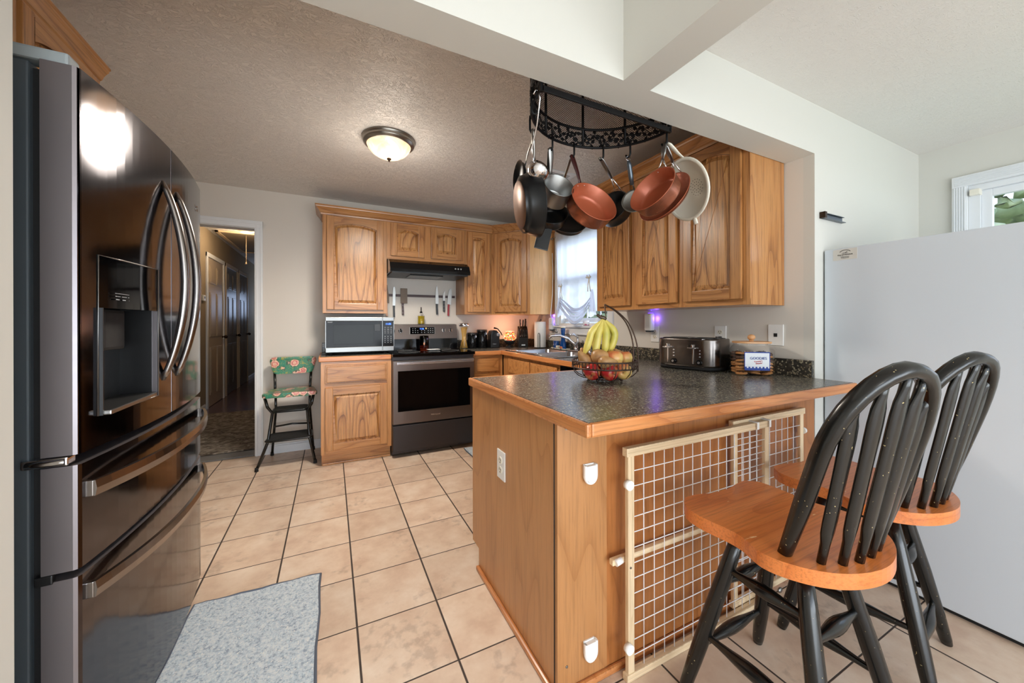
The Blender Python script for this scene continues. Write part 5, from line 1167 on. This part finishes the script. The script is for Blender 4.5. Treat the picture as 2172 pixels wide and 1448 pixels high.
# ------------------------------------------------------------------ step stool chair
t = thing('step_stool_chair', 'retro metal step stool chair with a teal floral backrest by the doorway', 'step stool', (-2.5, -.25, 0))
def foot(p):
    MB().cyl((p[0], p[1], 0), (p[0], p[1], .03), .0145, .012, 12).build('rubber_foot', RUB, t)
FL, FR, BL, BR = (-2.722, -.43), (-2.306, -.43), (-2.662, -.05), (-2.335, -.045)
for p in (FL, FR, BL, BR): foot(p)
MB().tube([(FL[0], FL[1], .012), (-2.65, -.385, .22), (-2.622, -.36, .445), (-2.655, -.375, .5), (-2.672, -.38, .575)], .0115, 10).build('leg', WBLK, t)
MB().tube([(FR[0], FR[1], .012), (-2.352, -.385, .22), (-2.368, -.36, .445), (-2.335, -.375, .5), (-2.32, -.38, .575)], .0115, 10).build('leg', WBLK, t)
for p, x in ((BL, -2.625), (BR, -2.36)):
    MB().tube([(p[0], p[1], .012), (x - (.0 if x < -2.5 else 0), -.12, .42), (x, -.14, .585)], .0105, 10).build('leg', WBLK, t)
    MB().tube([(x, -.16, .575), (x + (-.005 if x < -2.5 else .005), -.13, .66), (x + (-.012 if x < -2.5 else .012), -.10, .78)], .0105, 10).build('back_post', WBLK, t)
def padpoly(w0, w1, d, r=.02, n=5):
    p = []
    for cx, cy, a0 in ((w1, d, 0), (-w1, d, 90), (-w0, -d, 180), (w0, -d, 270)):
        sx = -1 if cx > 0 else 1; sy = -1 if cy > 0 else 1
        for k in range(n + 1): a = math.radians(a0 + 90 * k / n); p.append((cx + sx * r + r * math.cos(a), cy + sy * r + r * math.sin(a)))
    return p
MB().at(Matrix.Translation((-2.492, -.27, .578))).prism(padpoly(.2, .165, .145, .035), 0, .036, 'z', smooth=True, bev=.012).build('seat', FLOR, t)
vb = MB(); bpoly = padpoly(.16, .182, .075, .035)
vb.at(Matrix.Translation((-2.49, -.135, .815)) @ Matrix.Rotation(-.12, 4, 'X')); vb.prism(bpoly, -.016, .016, 'y', smooth=True, bev=.012)
for v in vb.bm.verts: v.co.y += .9 * (v.co.x + 2.49) ** 2
vb.build('backrest', FLOR, t)
def step(z, y0, y1, w0, w1, th):
    s = MB(); s.at(Matrix.Translation((-2.495, (y0 + y1) / 2, z))); s.prism(padpoly(w0, w1, (y1 - y0) / 2, .03), -th, 0, 'z', bev=.004); so = s.build('step', BLKM, t)
    pp = padpoly(w0 + .004, w1 + .004, (y1 - y0) / 2 + .004, .03); MB().tube([(-2.495 + x, (y0 + y1) / 2 + y, z - th * .4) for x, y in pp], .007, 8, closed=True).build('step_rim', WBLK, so)
step(.468, -.38, -.2, .125, .122, .022); step(.238, -.44, -.2, .165, .15, .018)
MB().tube([(-2.64, -.13, .275), (-2.5, -.12, .285), (-2.35, -.13, .275)], .008, 8).build('rear_rail', WBLK, t)

# ------------------------------------------------------------------ bar stools
def stool(label):
    r = thing('bar_stool', label, 'bar stool')
    outl = [(-.196, .20), (-.178, .219), (-.142, .222), (-.101, .216), (-.058, .200), (-.012, .196), (.035, .198), (.08, .208), (.13, .215), (.165, .205), (.182, .178), (.184, .13), (.178, .07), (.174, .01), (.186, -.03), (.202, -.075), (.198, -.12), (.165, -.165), (.12, -.2), (.055, -.228), (-.03, -.242), (-.11, -.228), (-.17, -.2), (-.214, -.16), (-.243, -.11), (-.25, -.07), (-.236, -.035), (-.221, .0), (-.221, .045), (-.229, .09), (-.23, .135), (-.218, .18)]
    # smooth the outline (Chaikin)
    for _ in range(2):
        q = []
        for i in range(len(outl)):
            a, b = outl[i], outl[(i + 1) % len(outl)]; q += [(a[0] * .75 + b[0] * .25, a[1] * .75 + b[1] * .25), (a[0] * .25 + b[0] * .75, a[1] * .25 + b[1] * .75)]
        outl = q
    m = MB(); m.prism(outl, .572, .61, 'z', bev=.007); so = m.build('seat', SEATM, r)
    MB().box(-.10, .10, -.11, .10, .553, .572, .004).build('swivel_plate', BLKS, r)
    MB().prism([(.135 * math.cos(a), .135 * math.sin(a) - .0) for a in [k * PI / 12 for k in range(24)]], .52, .553, 'z', bev=.006).build('leg_block', WBLK, r)
    rt, rf_ = .12, .283; legs = []
    for k in range(4):
        a = PI / 4 + k * PI / 2; A = Vector((rt * math.cos(a), rt * math.sin(a), .55)); B = Vector((rf_ * math.cos(a), rf_ * math.sin(a), 0)); legs.append((A, B))
        pts = [B + (A - B) * t for t in (0, .04, .2, .5, .8, 1)]; MB().tube(pts, [.015, .018, .0215, .024, .022, .018], 14).build('leg', WBLK, r)
    def P(k, z): A, B = legs[k % 4]; return B + (A - B) * (z / .55)
    for k, zz in ((0, (.155, .37)), (1, (.20, .42)), (2, (.155, .37)), (3, (.20, .42))):
        for z in zz[:2]:
            a, b = P(k, z), P(k + 1, z); n = 12; pts = [a + (b - a) * i / n for i in range(n + 1)]
            rs = [.009 + .011 * (math.sin(PI * i / n) ** 3) for i in range(n + 1)]; MB().tube(pts, rs, 10).build('stretcher', WBLK, r)
    # hoop back, bowed and turned slightly with the swivel seat
    TH, HX, HY, WB, HWD, H1, HT = -.26, -.054, -.126, .147, .142, .278, .488
    def bk(X, h):
        Y = -.03 - .30 * h + .95 * X * X
        return Vector((HX + X * math.cos(TH) - Y * math.sin(TH), HY + X * math.sin(TH) + Y * math.cos(TH), .605 + h))
    N = 40; pts = []
    for k in range(N + 1):
        t = k / N
        if t < .3: u = t / .3; X, h = -(WB + (HWD - WB) * math.sin(u * PI / 2)), H1 * u
        elif t > .7: u = (1 - t) / .3; X, h = WB + (HWD - WB) * math.sin(u * PI / 2), H1 * u
        else: a = PI - PI * (t - .3) / .4; X, h = HWD * math.cos(a), H1 + (HT - H1) * math.sin(a)
        pts.append(bk(X, h))
    out = Vector((-math.sin(TH), math.cos(TH), 0))
    MB().tube(pts, [.0125 + .004 * min(1, 6 * k / N, 6 * (1 - k / N)) for k in range(N + 1)], 16, flat=(out, 1.15), sq=.35).build('hoop', WBLK, r)
    sx = Vector((math.cos(TH), math.sin(TH), 0))
    for (bx, by), X in zip([(-.160, -.158), (-.119, -.184), (-.072, -.198), (-.021, -.2), (.031, -.194)], (-.104, -.056, -.002, .052, .1)):
        top = H1 + (HT - H1) * math.sqrt(max(0, 1 - (X / HWD) ** 2)); a = Vector((bx, by, .604)); b = bk(X, top - .004); vs = []; n = 14
        w = [.009, .009, .0105, .019, .0205, .0205, .0205, .0205, .0205, .021, .022, .022, .02, .010, .009]
        d = (b - a); nrm = d.cross(sx).normalized()
        for k in range(n + 1):
            c = a + d * (k / n); th = .0068 if 3 <= k <= 12 else .0085
            for q in range(8): an = q * PI / 4 + PI / 8; vs.append(c + sx * w[k] * math.cos(an) * 1.05 + nrm * th * math.sin(an) * 1.15)
        fs = [(k * 8 + q, k * 8 + (q + 1) % 8, (k + 1) * 8 + (q + 1) % 8, (k + 1) * 8 + q) for k in range(n) for q in range(8)] + [tuple(range(8)), tuple(range(n * 8, n * 8 + 8))]
        m = MB(); m.raw(vs, fs, True); m.build('spindle', WBLK, r)
    return r
s1 = stool('black hoop-back bar stool with orange wood seat, nearest the gate end'); s2 = copytree(s1)
s1.location = (-.953, -3.388, 0); s1.rotation_euler = (0, 0, .0)
s2.location = (-.397, -3.364, 0)
for o in [k for k in COL.objects if k.parent == s2 and k.name.split('.')[0] in ('leg', 'stretcher', 'leg_block', 'swivel_plate')]:
    o.rotation_euler = (0, 0, .186); o.location = (.03, .015, 0)   # its base stands turned under the swivel seat
s2['label'] = 'second black hoop-back bar stool with orange seat, nearer the white freezer'
for o in (s1, s2): o['group'] = 'hoop-back bar stools at the peninsula'

# ------------------------------------------------------------------ folding wooden safety gate
gt = thing('baby_gate', 'pale wooden baby gate with white wire mesh leaning on the peninsula', 'gate', (-.75, -3.07, 0))
def gpanel(name, x0, x1, z0, z1, y, th, ngx, ngz, bw=.034):
    p = MB(); p.mat(0).box(x0, x0 + bw * .82, y - th / 2, y + th / 2, z0 + .018, z1 - .02, .003).box(x1 - bw * .82, x1, y - th / 2, y + th / 2, z0 + .018, z1 - .02, .003)
    p.mat(1).box(x0 - .008, x1 + .008, y - th * .75, y + th * .75, z0, z0 + bw * .75, .003).box(x0 - .008, x1 + .008, y - th * .75, y + th * .75, z1 - bw * .85, z1, .003)
    p = p.build(name, [PINE, PINX], gt); m = MB(); a, b = x0 + bw * .82, x1 - bw * .82; c, d = z0 + bw * .75, z1 - bw * .85
    for k in range(1, ngx): x = a + (b - a) * k / ngx; m.tube([(x, y, c - .004), (x, y, d + .004)], .0018, 5)
    for k in range(1, ngz): z = c + (d - c) * k / ngz; m.tube([(a - .003, y - .0035, z), (b + .003, y - .0035, z)], .0018, 5)
    o = m.build('wire_mesh', WIRE, p); o['kind'] = 'stuff'; return p
g1 = gpanel('front_panel', -1.298, -.50, .0, .778, -3.082, .016, 15, 14)
g2 = gpanel('rear_panel', -.70, -.172, .02, .79, -3.056, .014, 10, 14)
MB().box(-1.345, -.62, -3.068, -3.050, .385, .405, .003).build('crossbar', PINX, gt)
for z in (.66, .12): MB().cyl((-1.303, -3.106, z), (-1.303, -3.088, z), .016, .015, 18).build('bumper', WHITE, g1)
MB().cyl((-1.31, -3.07, .40), (-1.335, -3.07, .395), .011, .011, 14).build('bumper', WHITE, g1)
MB().cyl((-.172, -3.056, .68), (-.155, -3.056, .68), .016, .014, 16).build('bumper', WHITE, g2)
for x in (-.60, -.515): MB().box(x - .006, x + .006, -3.100, -3.034, .7785, .783, .001).box(x - .006, x + .006, -3.104, -3.0995, .752, .783, .003).build('sliding_hook', WHITE, gt)
MB().ball((-.44, -3.10, .035), .012, 10, 8, (1.3, .6, 1)).build('latch', STEEL2, g1)
MB().cyl((-1.288, -3.092, .378), (-1.288, -3.0895, .378), .0035, .0035, 8).build('screw', STEEL2, g1)

# ------------------------------------------------------------------ white freezer, sticker, wall bracket
fz = thing('upright_freezer', 'large plain white upright freezer against the dining wall', 'freezer', (.45, -3.4, 0))
MZ = Matrix.Translation((.078, -3.036, 0))
MB().at(MZ).box(0, .76, -.66, 0, .02, 1.562, .006).build('body', FREEZ, fz); MB().at(MZ).box(.02, .74, -.64, -.02, .0, .02).build('base', BLKM, fz)
MB().at(MZ).box(0, .76, -.73, -.665, .03, 1.562, .012).build('door', FREEZ, fz)
stk = MB().at(MZ).box(-.0012, .001, -.133, -.038, 1.503, 1.556).build('sticker', STICK, fz)
SM = MZ @ Matrix.Translation((-.0016, -.086, 0)) @ Matrix.Rotation(-PI / 2, 4, 'Z') @ Matrix.Rotation(PI / 2, 4, 'X')
text('sticker_title', 'City of Havelock', .0088, SM @ Matrix.Translation((0, 1.5275, 0)), INK, stk)
text('sticker_lines', 'Utility Services\nlicense permit', .0055, SM @ Matrix.Translation((0, 1.515, 0)), GREY, stk)
m = MB().at(SM); m.tube([(.022 * math.cos(a), 1.5365 + .014 * math.sin(a), 0) for a in [PI * .12 + k * PI * .076 for k in range(11)]], .0012, 5); m.raw([(-.01, 1.540, 0), (0, 1.537, 0), (.012, 1.546, 0), (.006, 1.538, 0), (.0, 1.5345, 0)], [(0, 1, 2, 3, 4)]); m.raw([(-.012, 1.5345, 0), (-.002, 1.5345, 0), (-.003, 1.5325, 0), (-.013, 1.5325, 0)], [(0, 1, 2, 3)]); m.raw([(.002, 1.5355, 0), (.012, 1.5355, 0), (.011, 1.5335, 0), (.001, 1.5335, 0)], [(0, 1, 2, 3)]); m.build('sticker_emblem', INK, stk)
br = thing('wall_bracket', 'short grey metal rail bracket on the dining wall above the freezer', 'bracket', (.16, -3.04, 1.74))
MB().box(.05, .27, -3.034, -3.0305, 1.728, 1.752, .001).box(.05, .27, -3.05, -3.03, 1.724, 1.7275, .001).box(.05, .27, -3.044, -3.03, 1.7525, 1.755, .001).build('rail', CAST, br); MB().box(.044, .066, -3.055, -3.031, 1.724, 1.756, .002).build('end_cap', KNOB, br)

# ------------------------------------------------------------------ ceiling lamp, vent
L = Vector((-1.838, -1.475, ZC)); lp = thing('ceiling_lamp', 'flush round ceiling lamp with nickel rim and glowing alabaster bowl in the kitchen', 'ceiling lamp', L)
MB().lathe([(0, 0), (.168, 0), (.168, -.008), (.16, -.014), (.163, -.022), (.158, -.034), (.146, -.042), (.142, -.046), (.135, -.04)], L, seg=48).build('rim', NICK, lp)
MB().lathe([(.139, -.04), (.13, -.062), (.11, -.085), (.08, -.105), (.045, -.118), (.015, -.123), (0, -.123)], L, seg=40).build('lamp_shade', SHADE, lp)
MB().lathe([(0, -.12), (.013, -.122), (.014, -.13), (.006, -.136), (.007, -.142), (0, -.148)], L, seg=14).build('finial', KNOB, lp)
v = thing('ceiling_vent', 'white ceiling air vent above the window cabinet corner', 'vent', (-.6, -1.5, ZC - .01)); VX, VY = -.56, -1.44
MB().box(VX - .17, VX + .17, VY - .12, VY + .12, ZC - .008, ZC, .003).build('frame', TRIM, v); MB().box(VX - .13, VX + .13, VY - .08, VY + .08, ZC - .0095, ZC - .0075).build('opening', BLKM, v)
for k in range(9): MB().box(VX - .13, VX + .13, VY - .076 + k * .018, VY - .07 + k * .018, ZC - .0125, ZC - .009).build('slat', TRIM, v)

# ------------------------------------------------------------------ hanging pot rack
RZ, RC, RA, RB_ = 2.03, Vector((-1.188, -2.889, 2.03)), .322, .305
pr_ = thing('pot_rack', 'black wrought iron half-round pot rack with mesh and leaves fixed to the beam', 'pot rack', RC)
def rk(a, z=0, s_=1.0): return Vector((RC.x + RA * s_ * math.cos(a), RC.y + RB_ * s_ * math.sin(a), RC.z + z))
m = MB(); m.tube([rk(PI * k / 30) for k in range(31)], .006, 8).tube([rk(PI * k / 30, .085) for k in range(31)], .006, 8).tube([rk(PI * k / 30, .30) for k in range(31)], .006, 8); m.build('rim_hoops', IRON, pr_)
m = MB(); m.box(RC.x - RA, RC.x + RA, RC.y - .004, RC.y + .004, RZ - .012, RZ + .010, .002).box(RC.x - RA, RC.x + RA, RC.y - .004, RC.y + .003, RZ + .29, RZ + .31, .002)
for s_ in (-1, 1): m.box(RC.x + s_ * RA - .006, RC.x + s_ * RA + .006, RC.y - .004, RC.y + .008, RZ - .012, RZ + .31)
for a_ in (.22, .42, .64, .82): m.tube([rk(PI * a_), rk(PI * a_, .30)], .006, 6)
m.build('frame', IRON, pr_)
m = MB()
for k in range(-52, 152):
    for sg in (1, -1):
        pts = [rk(PI * k / 100 + sg * 1.0 * q / 10, .30 * q / 10) for q in range(11) if 0 <= PI * k / 100 + sg * 1.0 * q / 10 <= PI]
        if len(pts) > 1: m.tube(pts, .0010, 4)
o = m.build('wire_mesh', IRON, pr_); o['kind'] = 'stuff'
m = MB()
for k in range(46):
    a = PI * (k + .5) / 46; zc = .043 + .024 * math.sin(k * 2.1); o_ = rk(a, zc, 1.012); tt = Vector((-math.sin(a), math.cos(a), 0)); nn = Vector((math.cos(a), math.sin(a), 0))
    for q in range(3):
        an = q * 2.1 + k; d = tt * math.cos(an) + Vector((0, 0, 1)) * math.sin(an); e = nn.cross(d); w_ = .009; l_ = .03
        m.raw([o_, o_ + d * l_ * .5 + e * w_ + nn * .003, o_ + d * l_, o_ + d * l_ * .5 - e * w_ + nn * .003], [(0, 1, 2, 3)])
m.tube([rk(PI * k / 60, .043 + .022 * math.sin(k * .9), 1.01) for k in range(61)], .0022, 5)
lv = m.build('leaf_vine', IRON, pr_)
sol = lv.modifiers.new('thickness', 'SOLIDIFY'); sol.thickness = .0018

def hook(p, lab, drop=.055, lat=Vector((.3, -.9, 0))):
    p = Vector(p); q = p - Vector((0, 0, drop)); la = lat.normalized() * .012
    m = MB(); m.tube([p - la * .9 + Vector((0, 0, .002)), p - la * .9 + Vector((0, 0, .012)), p + Vector((0, 0, .0145)), p + la * .8 + Vector((0, 0, .010)), p + la * .9 - Vector((0, 0, .006)), q + la * .9 + Vector((0, 0, .01)), q + la * .4 + Vector((0, 0, -.002)), q - la * .5 + Vector((0, 0, -.002)), q - la * 1.0 + Vector((0, 0, .01))], .0045, 8)
    o = m.build('pot_hook', IRON); tag(o, lab, 'hook', 'hooks on the pot rack'); return q
HK1 = hook(rk(PI * .93), 'black S-hook at the left end of the pot rack', lat=Vector((-1, .2, 0)))
HK1b = hook(rk(PI * .79), 'black S-hook on the left curve of the rack holding a skillet handle', lat=Vector((-.8, .5, 0)))
HK2 = hook(rk(PI * .605), 'black S-hook holding the small steel saucepan')
HK3 = hook(rk(PI * .475), 'black S-hook holding the left copper saucepan')
HK4 = hook(rk(PI * .33), 'black S-hook holding the plain black saucepan')
HK5 = hook(rk(PI * .205), 'black S-hook holding the steel serving spoon')
HK6 = hook(rk(PI * .03), 'black S-hook at the right end of the rack holding copper pans and the colander')

def pot(name, label, cat, C, n, R, h, hookp, outm, inm, hmat, taper=.92, round_=.2, fork=False, rivets=True, lip=None, group=None, hang=None, hw=.0135, base=None):
    C = Vector(C); n = Vector(n).normalized(); t = thing(name, label, cat, C, group)
    rb = R * taper; th = .0022
    outer = [(0, -h), (rb * (1 - round_), -h), (rb * .985, -h + rb * round_ * .5), (rb, -h + rb * round_), (R, -.002), (R + .002, 0)]
    inner = [(R + .0015, .0008), (R - th, -.001), (rb - th, -h + rb * round_), (rb * (1 - round_), -h + th * 1.5), (0, -h + th * 1.5)]
    b = MB(); b.mat(0).lathe(outer, C, n, 44); b.mat(1).lathe(inner, C, n, 44); bo = b.build('pan_body', [outm, inm], t, fix=False)
    if base: MB().lathe([(0, -h - .003), (rb * .8, -h - .003), (rb * .82, -h)], C, n, 40).build('base_disc', base, bo)
    MB().tube([C + (n.orthogonal().normalized() * math.cos(a) + n.cross(n.orthogonal().normalized()) * math.sin(a)) * (R + .001) for a in [2 * PI * k / 44 for k in range(44)]], .0016, 5, closed=True).build('lip', lip or inm, bo)
    tgt = Vector(hookp) + Vector((0, 0, .001))
    d = (tgt - C); d = (d - n * d.dot(n)).normalized(); A = C + d * (R + .001) - n * .012
    side = d.cross(n).normalized()
    mid = A.lerp(tgt, .42) + n * .004; up_ = tgt + (tgt - mid).normalized() * .012
    if fork:
        m = MB()
        for s_ in (-1, 1): m.tube([A + side * .022 * s_, A.lerp(mid, .5) + side * .012 * s_, mid + side * .003 * s_], [.0032, .003, .004], 7)
        m.build('handle_fork', CHROME, t)
        m = MB(); m.tube([mid, mid.lerp(tgt, .5), tgt.lerp(mid, .06), up_], [hw * .55, hw, hw * 1.05, hw * .5], 10, flat=(n, .38)); ho = m.build('handle', hmat, t)
    else:
        m = MB(); m.tube([A, A.lerp(mid, .5), mid, mid.lerp(tgt, .5), tgt, up_], [hw * .7, hw * .6, hw * .8, hw, hw * 1.05, hw * .5], 10, flat=(n, .42)); ho = m.build('handle', hmat, t)
    if rivets:
        for s_ in (-1, 1): MB().ball(C + d * (R - .003) + side * .021 * s_ - n * .012, .004, 8, 6).build('rivet', CHROME, bo)
    return t
pot('frying_pan', 'large black frying pan at the left, its brown copper base showing', 'pan', (-1.374, -2.61, 1.717), (0.962, -0.238, 0.137), .143, .075, HK1b, NONST, NONST, STEEL, taper=.86, round_=.18, rivets=False, base=TARN, hw=.016)
pot('skillet', 'small dark skillet hanging behind the large frying pan', 'pan', (-1.40, -2.487, 1.872), (-.988, .152, -.02), .075, .022, HK1b + Vector((.012, .014, -.01)), NONST, NONST, STEEL, rivets=False, lip=BRONZ, hw=.009)
pot('saucepan', 'small brushed steel saucepan hanging left of the copper one', 'saucepan', (-1.25, -2.605, 1.822), (-.114, -.853, .51), .071, .09, HK2, STEEL2, STEEL2, STEEL2, taper=.95, round_=.15, rivets=False, hw=.0145)
pot('saucepan', 'black saucepan hanging behind and below the small steel saucepan', 'saucepan', (-1.198, -2.462, 1.744), (-.346, -.773, .531), .078, .06, HK2 + Vector((.0, .012, -.004)), NONST, NONST, BLKS, rivets=False, hw=.008)
pot('skillet', 'dark green-black skillet hanging low behind the left copper saucepan', 'pan', (-1.042, -2.374, 1.748), (-.287, -.756, .588), .102, .04, HK3 + Vector((0, .014, -.004)), NONST, NONST, STEEL, rivets=False, hw=.009)
pot('saucepan', 'copper coloured saucepan in the middle of the rack', 'saucepan', (-1.099, -2.668, 1.753), (-.03, -.87, .49), .115, .078, HK3, COPO, COPPER, DRED, taper=.95, round_=.16)
pot('saucepan', 'plain black saucepan with a forked steel handle', 'saucepan', (-.905, -2.560, 1.786), (-.90, -.30, .40), .091, .07, HK4, NONST, NONST, STEEL2, fork=True)
pot('saucepan', 'second copper coloured saucepan at the right end of the rack', 'saucepan', (-.935, -2.851, 1.777), (-.885, -.058, .462), .108, .07, HK6, COPO, COPPER, STEEL2, taper=.95, round_=.16, fork=True)
pot('frying_pan', 'copper coloured pan nested behind the right copper saucepan', 'pan', (-.825, -2.817, 1.769), (-.883, -.03, .469), .127, .032, HK6 + Vector((.012, .004, -.002)), COPO, COPPER, STEEL2, fork=True)
pot('colander', 'cream white colander with round holes at the right end of the rack', 'colander', (-.721, -2.85, 1.806), (-.933, .19, -.28), .130, .07, HK6 + Vector((.022, -.008, .004)), CREAMP, CREAMP, CREAMP, taper=.7, round_=.45, rivets=False, hw=.013)
co_ = [o for o in COL.objects if o.name == 'colander'][0]
Cc, nc = Vector((-.721, -2.85, 1.806)), Vector((-.933, .19, -.28)).normalized(); e1 = nc.orthogonal().normalized(); e2 = nc.cross(e1)
m = MB(); m.tube([Cc + (e1 * math.cos(a) + e2 * math.sin(a)) * .133 for a in [2 * PI * k / 44 for k in range(44)]], .0085, 8, closed=True, flat=(nc, .6)); m.build('rolled_rim', CREAMP, co_)
m = MB()
for rr_, n_ in ((.012, 6), (.024, 12), (.036, 16)):
    for k in range(n_): a = 2 * PI * k / n_; p = Cc - nc * .0645 + (e1 * math.cos(a) + e2 * math.sin(a)) * rr_; m.cyl(p, p + nc * .0012, .0016, .0016, 6)
for k in range(44):
    if k % 4 < 3: a = 2 * PI * k / 44; p = Cc - nc * .03 + (e1 * math.cos(a) + e2 * math.sin(a)) * .1055; q_ = (e1 * math.cos(a) + e2 * math.sin(a)); m.cyl(p, p - q_ * .002 + nc * .001, .0016, .0016, 6)
o = m.build('drain_holes', BLKM, co_); o['kind'] = 'stuff'
dwn = Vector((.05, -.1, -1)); dwn = (dwn - nc * dwn.dot(nc)).normalized()
MB().tube([Cc + dwn * .13, Cc + dwn * .148, Cc + dwn * .165], [.01, .013, .012], 10, flat=(nc, .45)).build('rest_tab', CREAMP, co_)
# ladle
ld = thing('ladle', 'shiny steel ladle with a long wire handle at the left of the rack', 'ladle', (-1.375, -2.64, 1.85))
lc, ln = Vector((-1.423, -2.715, 1.817)), Vector((.55, .2, .8)).normalized()
MB().lathe([(0, -.042), (.018, -.039), (.034, -.028), (.044, -.012), (.047, 0), (.0455, 0), (.042, -.012), (.033, -.026), (.017, -.037), (0, -.04)], lc, ln, 32).build('bowl', CHROME, ld)
hp = rk(PI * .96, -.0); MB().tube([lc + Vector((-.035, -.02, .02)), lc + Vector((-.05, -.03, .06)), Vector((-1.478, -2.80, 1.95)), hp + Vector((.01, -.005, -.015)), hp + Vector((.006, -.006, .01)), hp + Vector((-.006, .0, .012)), hp + Vector((-.013, .003, -.004))], .0032, 8).build('handle', CHROME, ld)
# steel serving spoon
sp = thing('serving_spoon', 'large steel spoon with grey handle between the black and copper saucepans', 'spoon', (-.92, -2.72, 1.77))
sn = Vector((-.8, -.57, .15)).normalized(); sc_ = Vector((-.868, -2.68, 1.786))
mm = MB(); mm.at(Matrix.Translation(sc_) @ Vector((0, 0, 1)).rotation_difference(sn).to_matrix().to_4x4()); mm.lathe([(0, -.012), (.03, -.01), (.052, -.004), (.06, 0), (.058, .001), (.05, -.002), (.03, -.0085), (0, -.0105)], seg=32, sx=1.0, sy=1.0); mm.build('bowl', STEEL2, sp)
MB().tube([sc_ + Vector((0, 0, .055)), sc_.lerp(HK5, .33) + Vector((0, 0, .02))], .0042, 8).build('neck', STEEL, sp)
MB().tube([sc_.lerp(HK5, .36), sc_.lerp(HK5, .55), sc_.lerp(HK5, .8), HK5 - Vector((0, 0, .018))], [.009, .0115, .0115, .007], 10).build('handle', CAST, sp)
MB().tube([HK5 + Vector((.009 * math.cos(a), -.004 * math.cos(a), -.008 + .01 * math.sin(a))) for a in [2 * PI * k / 14 for k in range(14)]], .0016, 5, closed=True).build('hanging_ring', CHROME, sp)
# black turner
tn = thing('turner', 'black nylon turner hanging below the large frying pan', 'turner', (-1.29, -2.56, 1.6))
MB().at(Matrix.Translation((-1.305, -2.56, 1.585)) @ Matrix.Rotation(.25, 4, 'Y') @ Matrix.Rotation(-.4, 4, 'Z')).box(-.035, .03, -.003, .003, -.055, .05, .0025).build('blade', NONST, tn)
MB().tube([(-1.293, -2.56, 1.63), (-1.36, -2.60, 1.80), (-1.42, -2.655, 1.97)], .005, 8).build('handle', BLKS, tn)

# ------------------------------------------------------------------ hall
def hdoor(n, y0, y1, mt, lab_open=False):
    x = -3.739; m = MB(); w_ = .06
    m.box(x - .0, x + .02, y0, y0 + w_, 0, 2.19, .004).box(x, x + .02, y1 - w_, y1, 0, 2.19, .004).box(x, x + .0215, y0, y1, 2.13, 2.19, .004)
    d = struct(m.build('door_%d' % n, TRIM if mt is DOORP else DOORP))
    a, b = y0 + w_, y1 - w_; p = MB(); p.box(x, x + .008, a, b, .01, 2.13, .001)
    for (u0, u1) in ((.12, .46), (.54, .88)):
        for (v0, v1) in ((.08, .40), (.47, .77), (.83, .95)):
            yy0, yy1 = a + (b - a) * u0, a + (b - a) * u1; p.box(x + .006, x + .016, yy0, yy1, 2.13 * v0, 2.13 * v1, .006); p.box(x + .015, x + .019, yy0 + .03, yy1 - .03, 2.13 * v0 + .03, 2.13 * v1 - .03, .002)
    p.build('door_leaf', mt, d)
    kx = MB(); kx.cyl((x + .006, b - .05, .98), (x + .035, b - .05, .98), .012, .01, 12); kx.ball((x + .055, b - .05, .98), .026, 14, 10); kx.build('door_knob', KNOB, d)
hdoor(1, 2.46, 3.40, DOORP); hdoor(2, 3.50, 4.37, DOORB); hdoor(3, 4.45, 5.28, DOORB)
th = thing('thermostat', 'small white thermostat on the hall wall before the first door', 'thermostat', (-3.73, 2.33, 1.5)); MB().box(-3.739, -3.715, 2.28, 2.38, 1.50, 1.58, .006).build('case', CREAMP, th); MB().box(-3.716, -3.713, 2.31, 2.35, 1.53, 1.56).build('screen', BLKS, th)
HL = Vector((-3.24, 2.15, 2.52)); hl = thing('ceiling_lamp', 'small flush glowing ceiling lamp in the hall beyond the doorway', 'ceiling lamp', HL)
MB().lathe([(0, 0), (.15, 0), (.15, -.012), (.14, -.02)], HL, seg=32).build('rim', TRIM, hl); MB().lathe([(.14, -.018), (.13, -.045), (.09, -.075), (.04, -.088), (0, -.09)], HL, seg=32).build('lamp_shade', SHADE, hl)
ah = thing('attic_hatch', 'wood trimmed attic hatch in the hall ceiling', 'hatch', (-3.35, 3.6, 2.5))
MB().box(-3.62, -2.95, 2.6, 4.3, 2.512, 2.519).build('panel', HALLP, ah); MB().box(-3.66, -3.62, 2.56, 4.34, 2.50, 2.52).box(-2.95, -2.91, 2.56, 4.34, 2.50, 2.52).box(-3.66, -2.91, 2.56, 2.60, 2.50, 2.52).box(-3.66, -2.91, 4.3, 4.34, 2.50, 2.52).build('trim', PINX, ah)
pc = thing('pull_cord', 'thin pull cord with a small bell end hanging from the hall ceiling', 'pull cord', (-3.3, 2.7, 2.1)); MB().tube([(-3.32, 2.72, 2.515), (-3.32, 2.72, 2.11)], .0035, 6).build('string', PINX, pc); MB().cyl((-3.32, 2.72, 2.115), (-3.32, 2.72, 2.08), .004, .013, 10).build('cord_bell', PINX, pc)
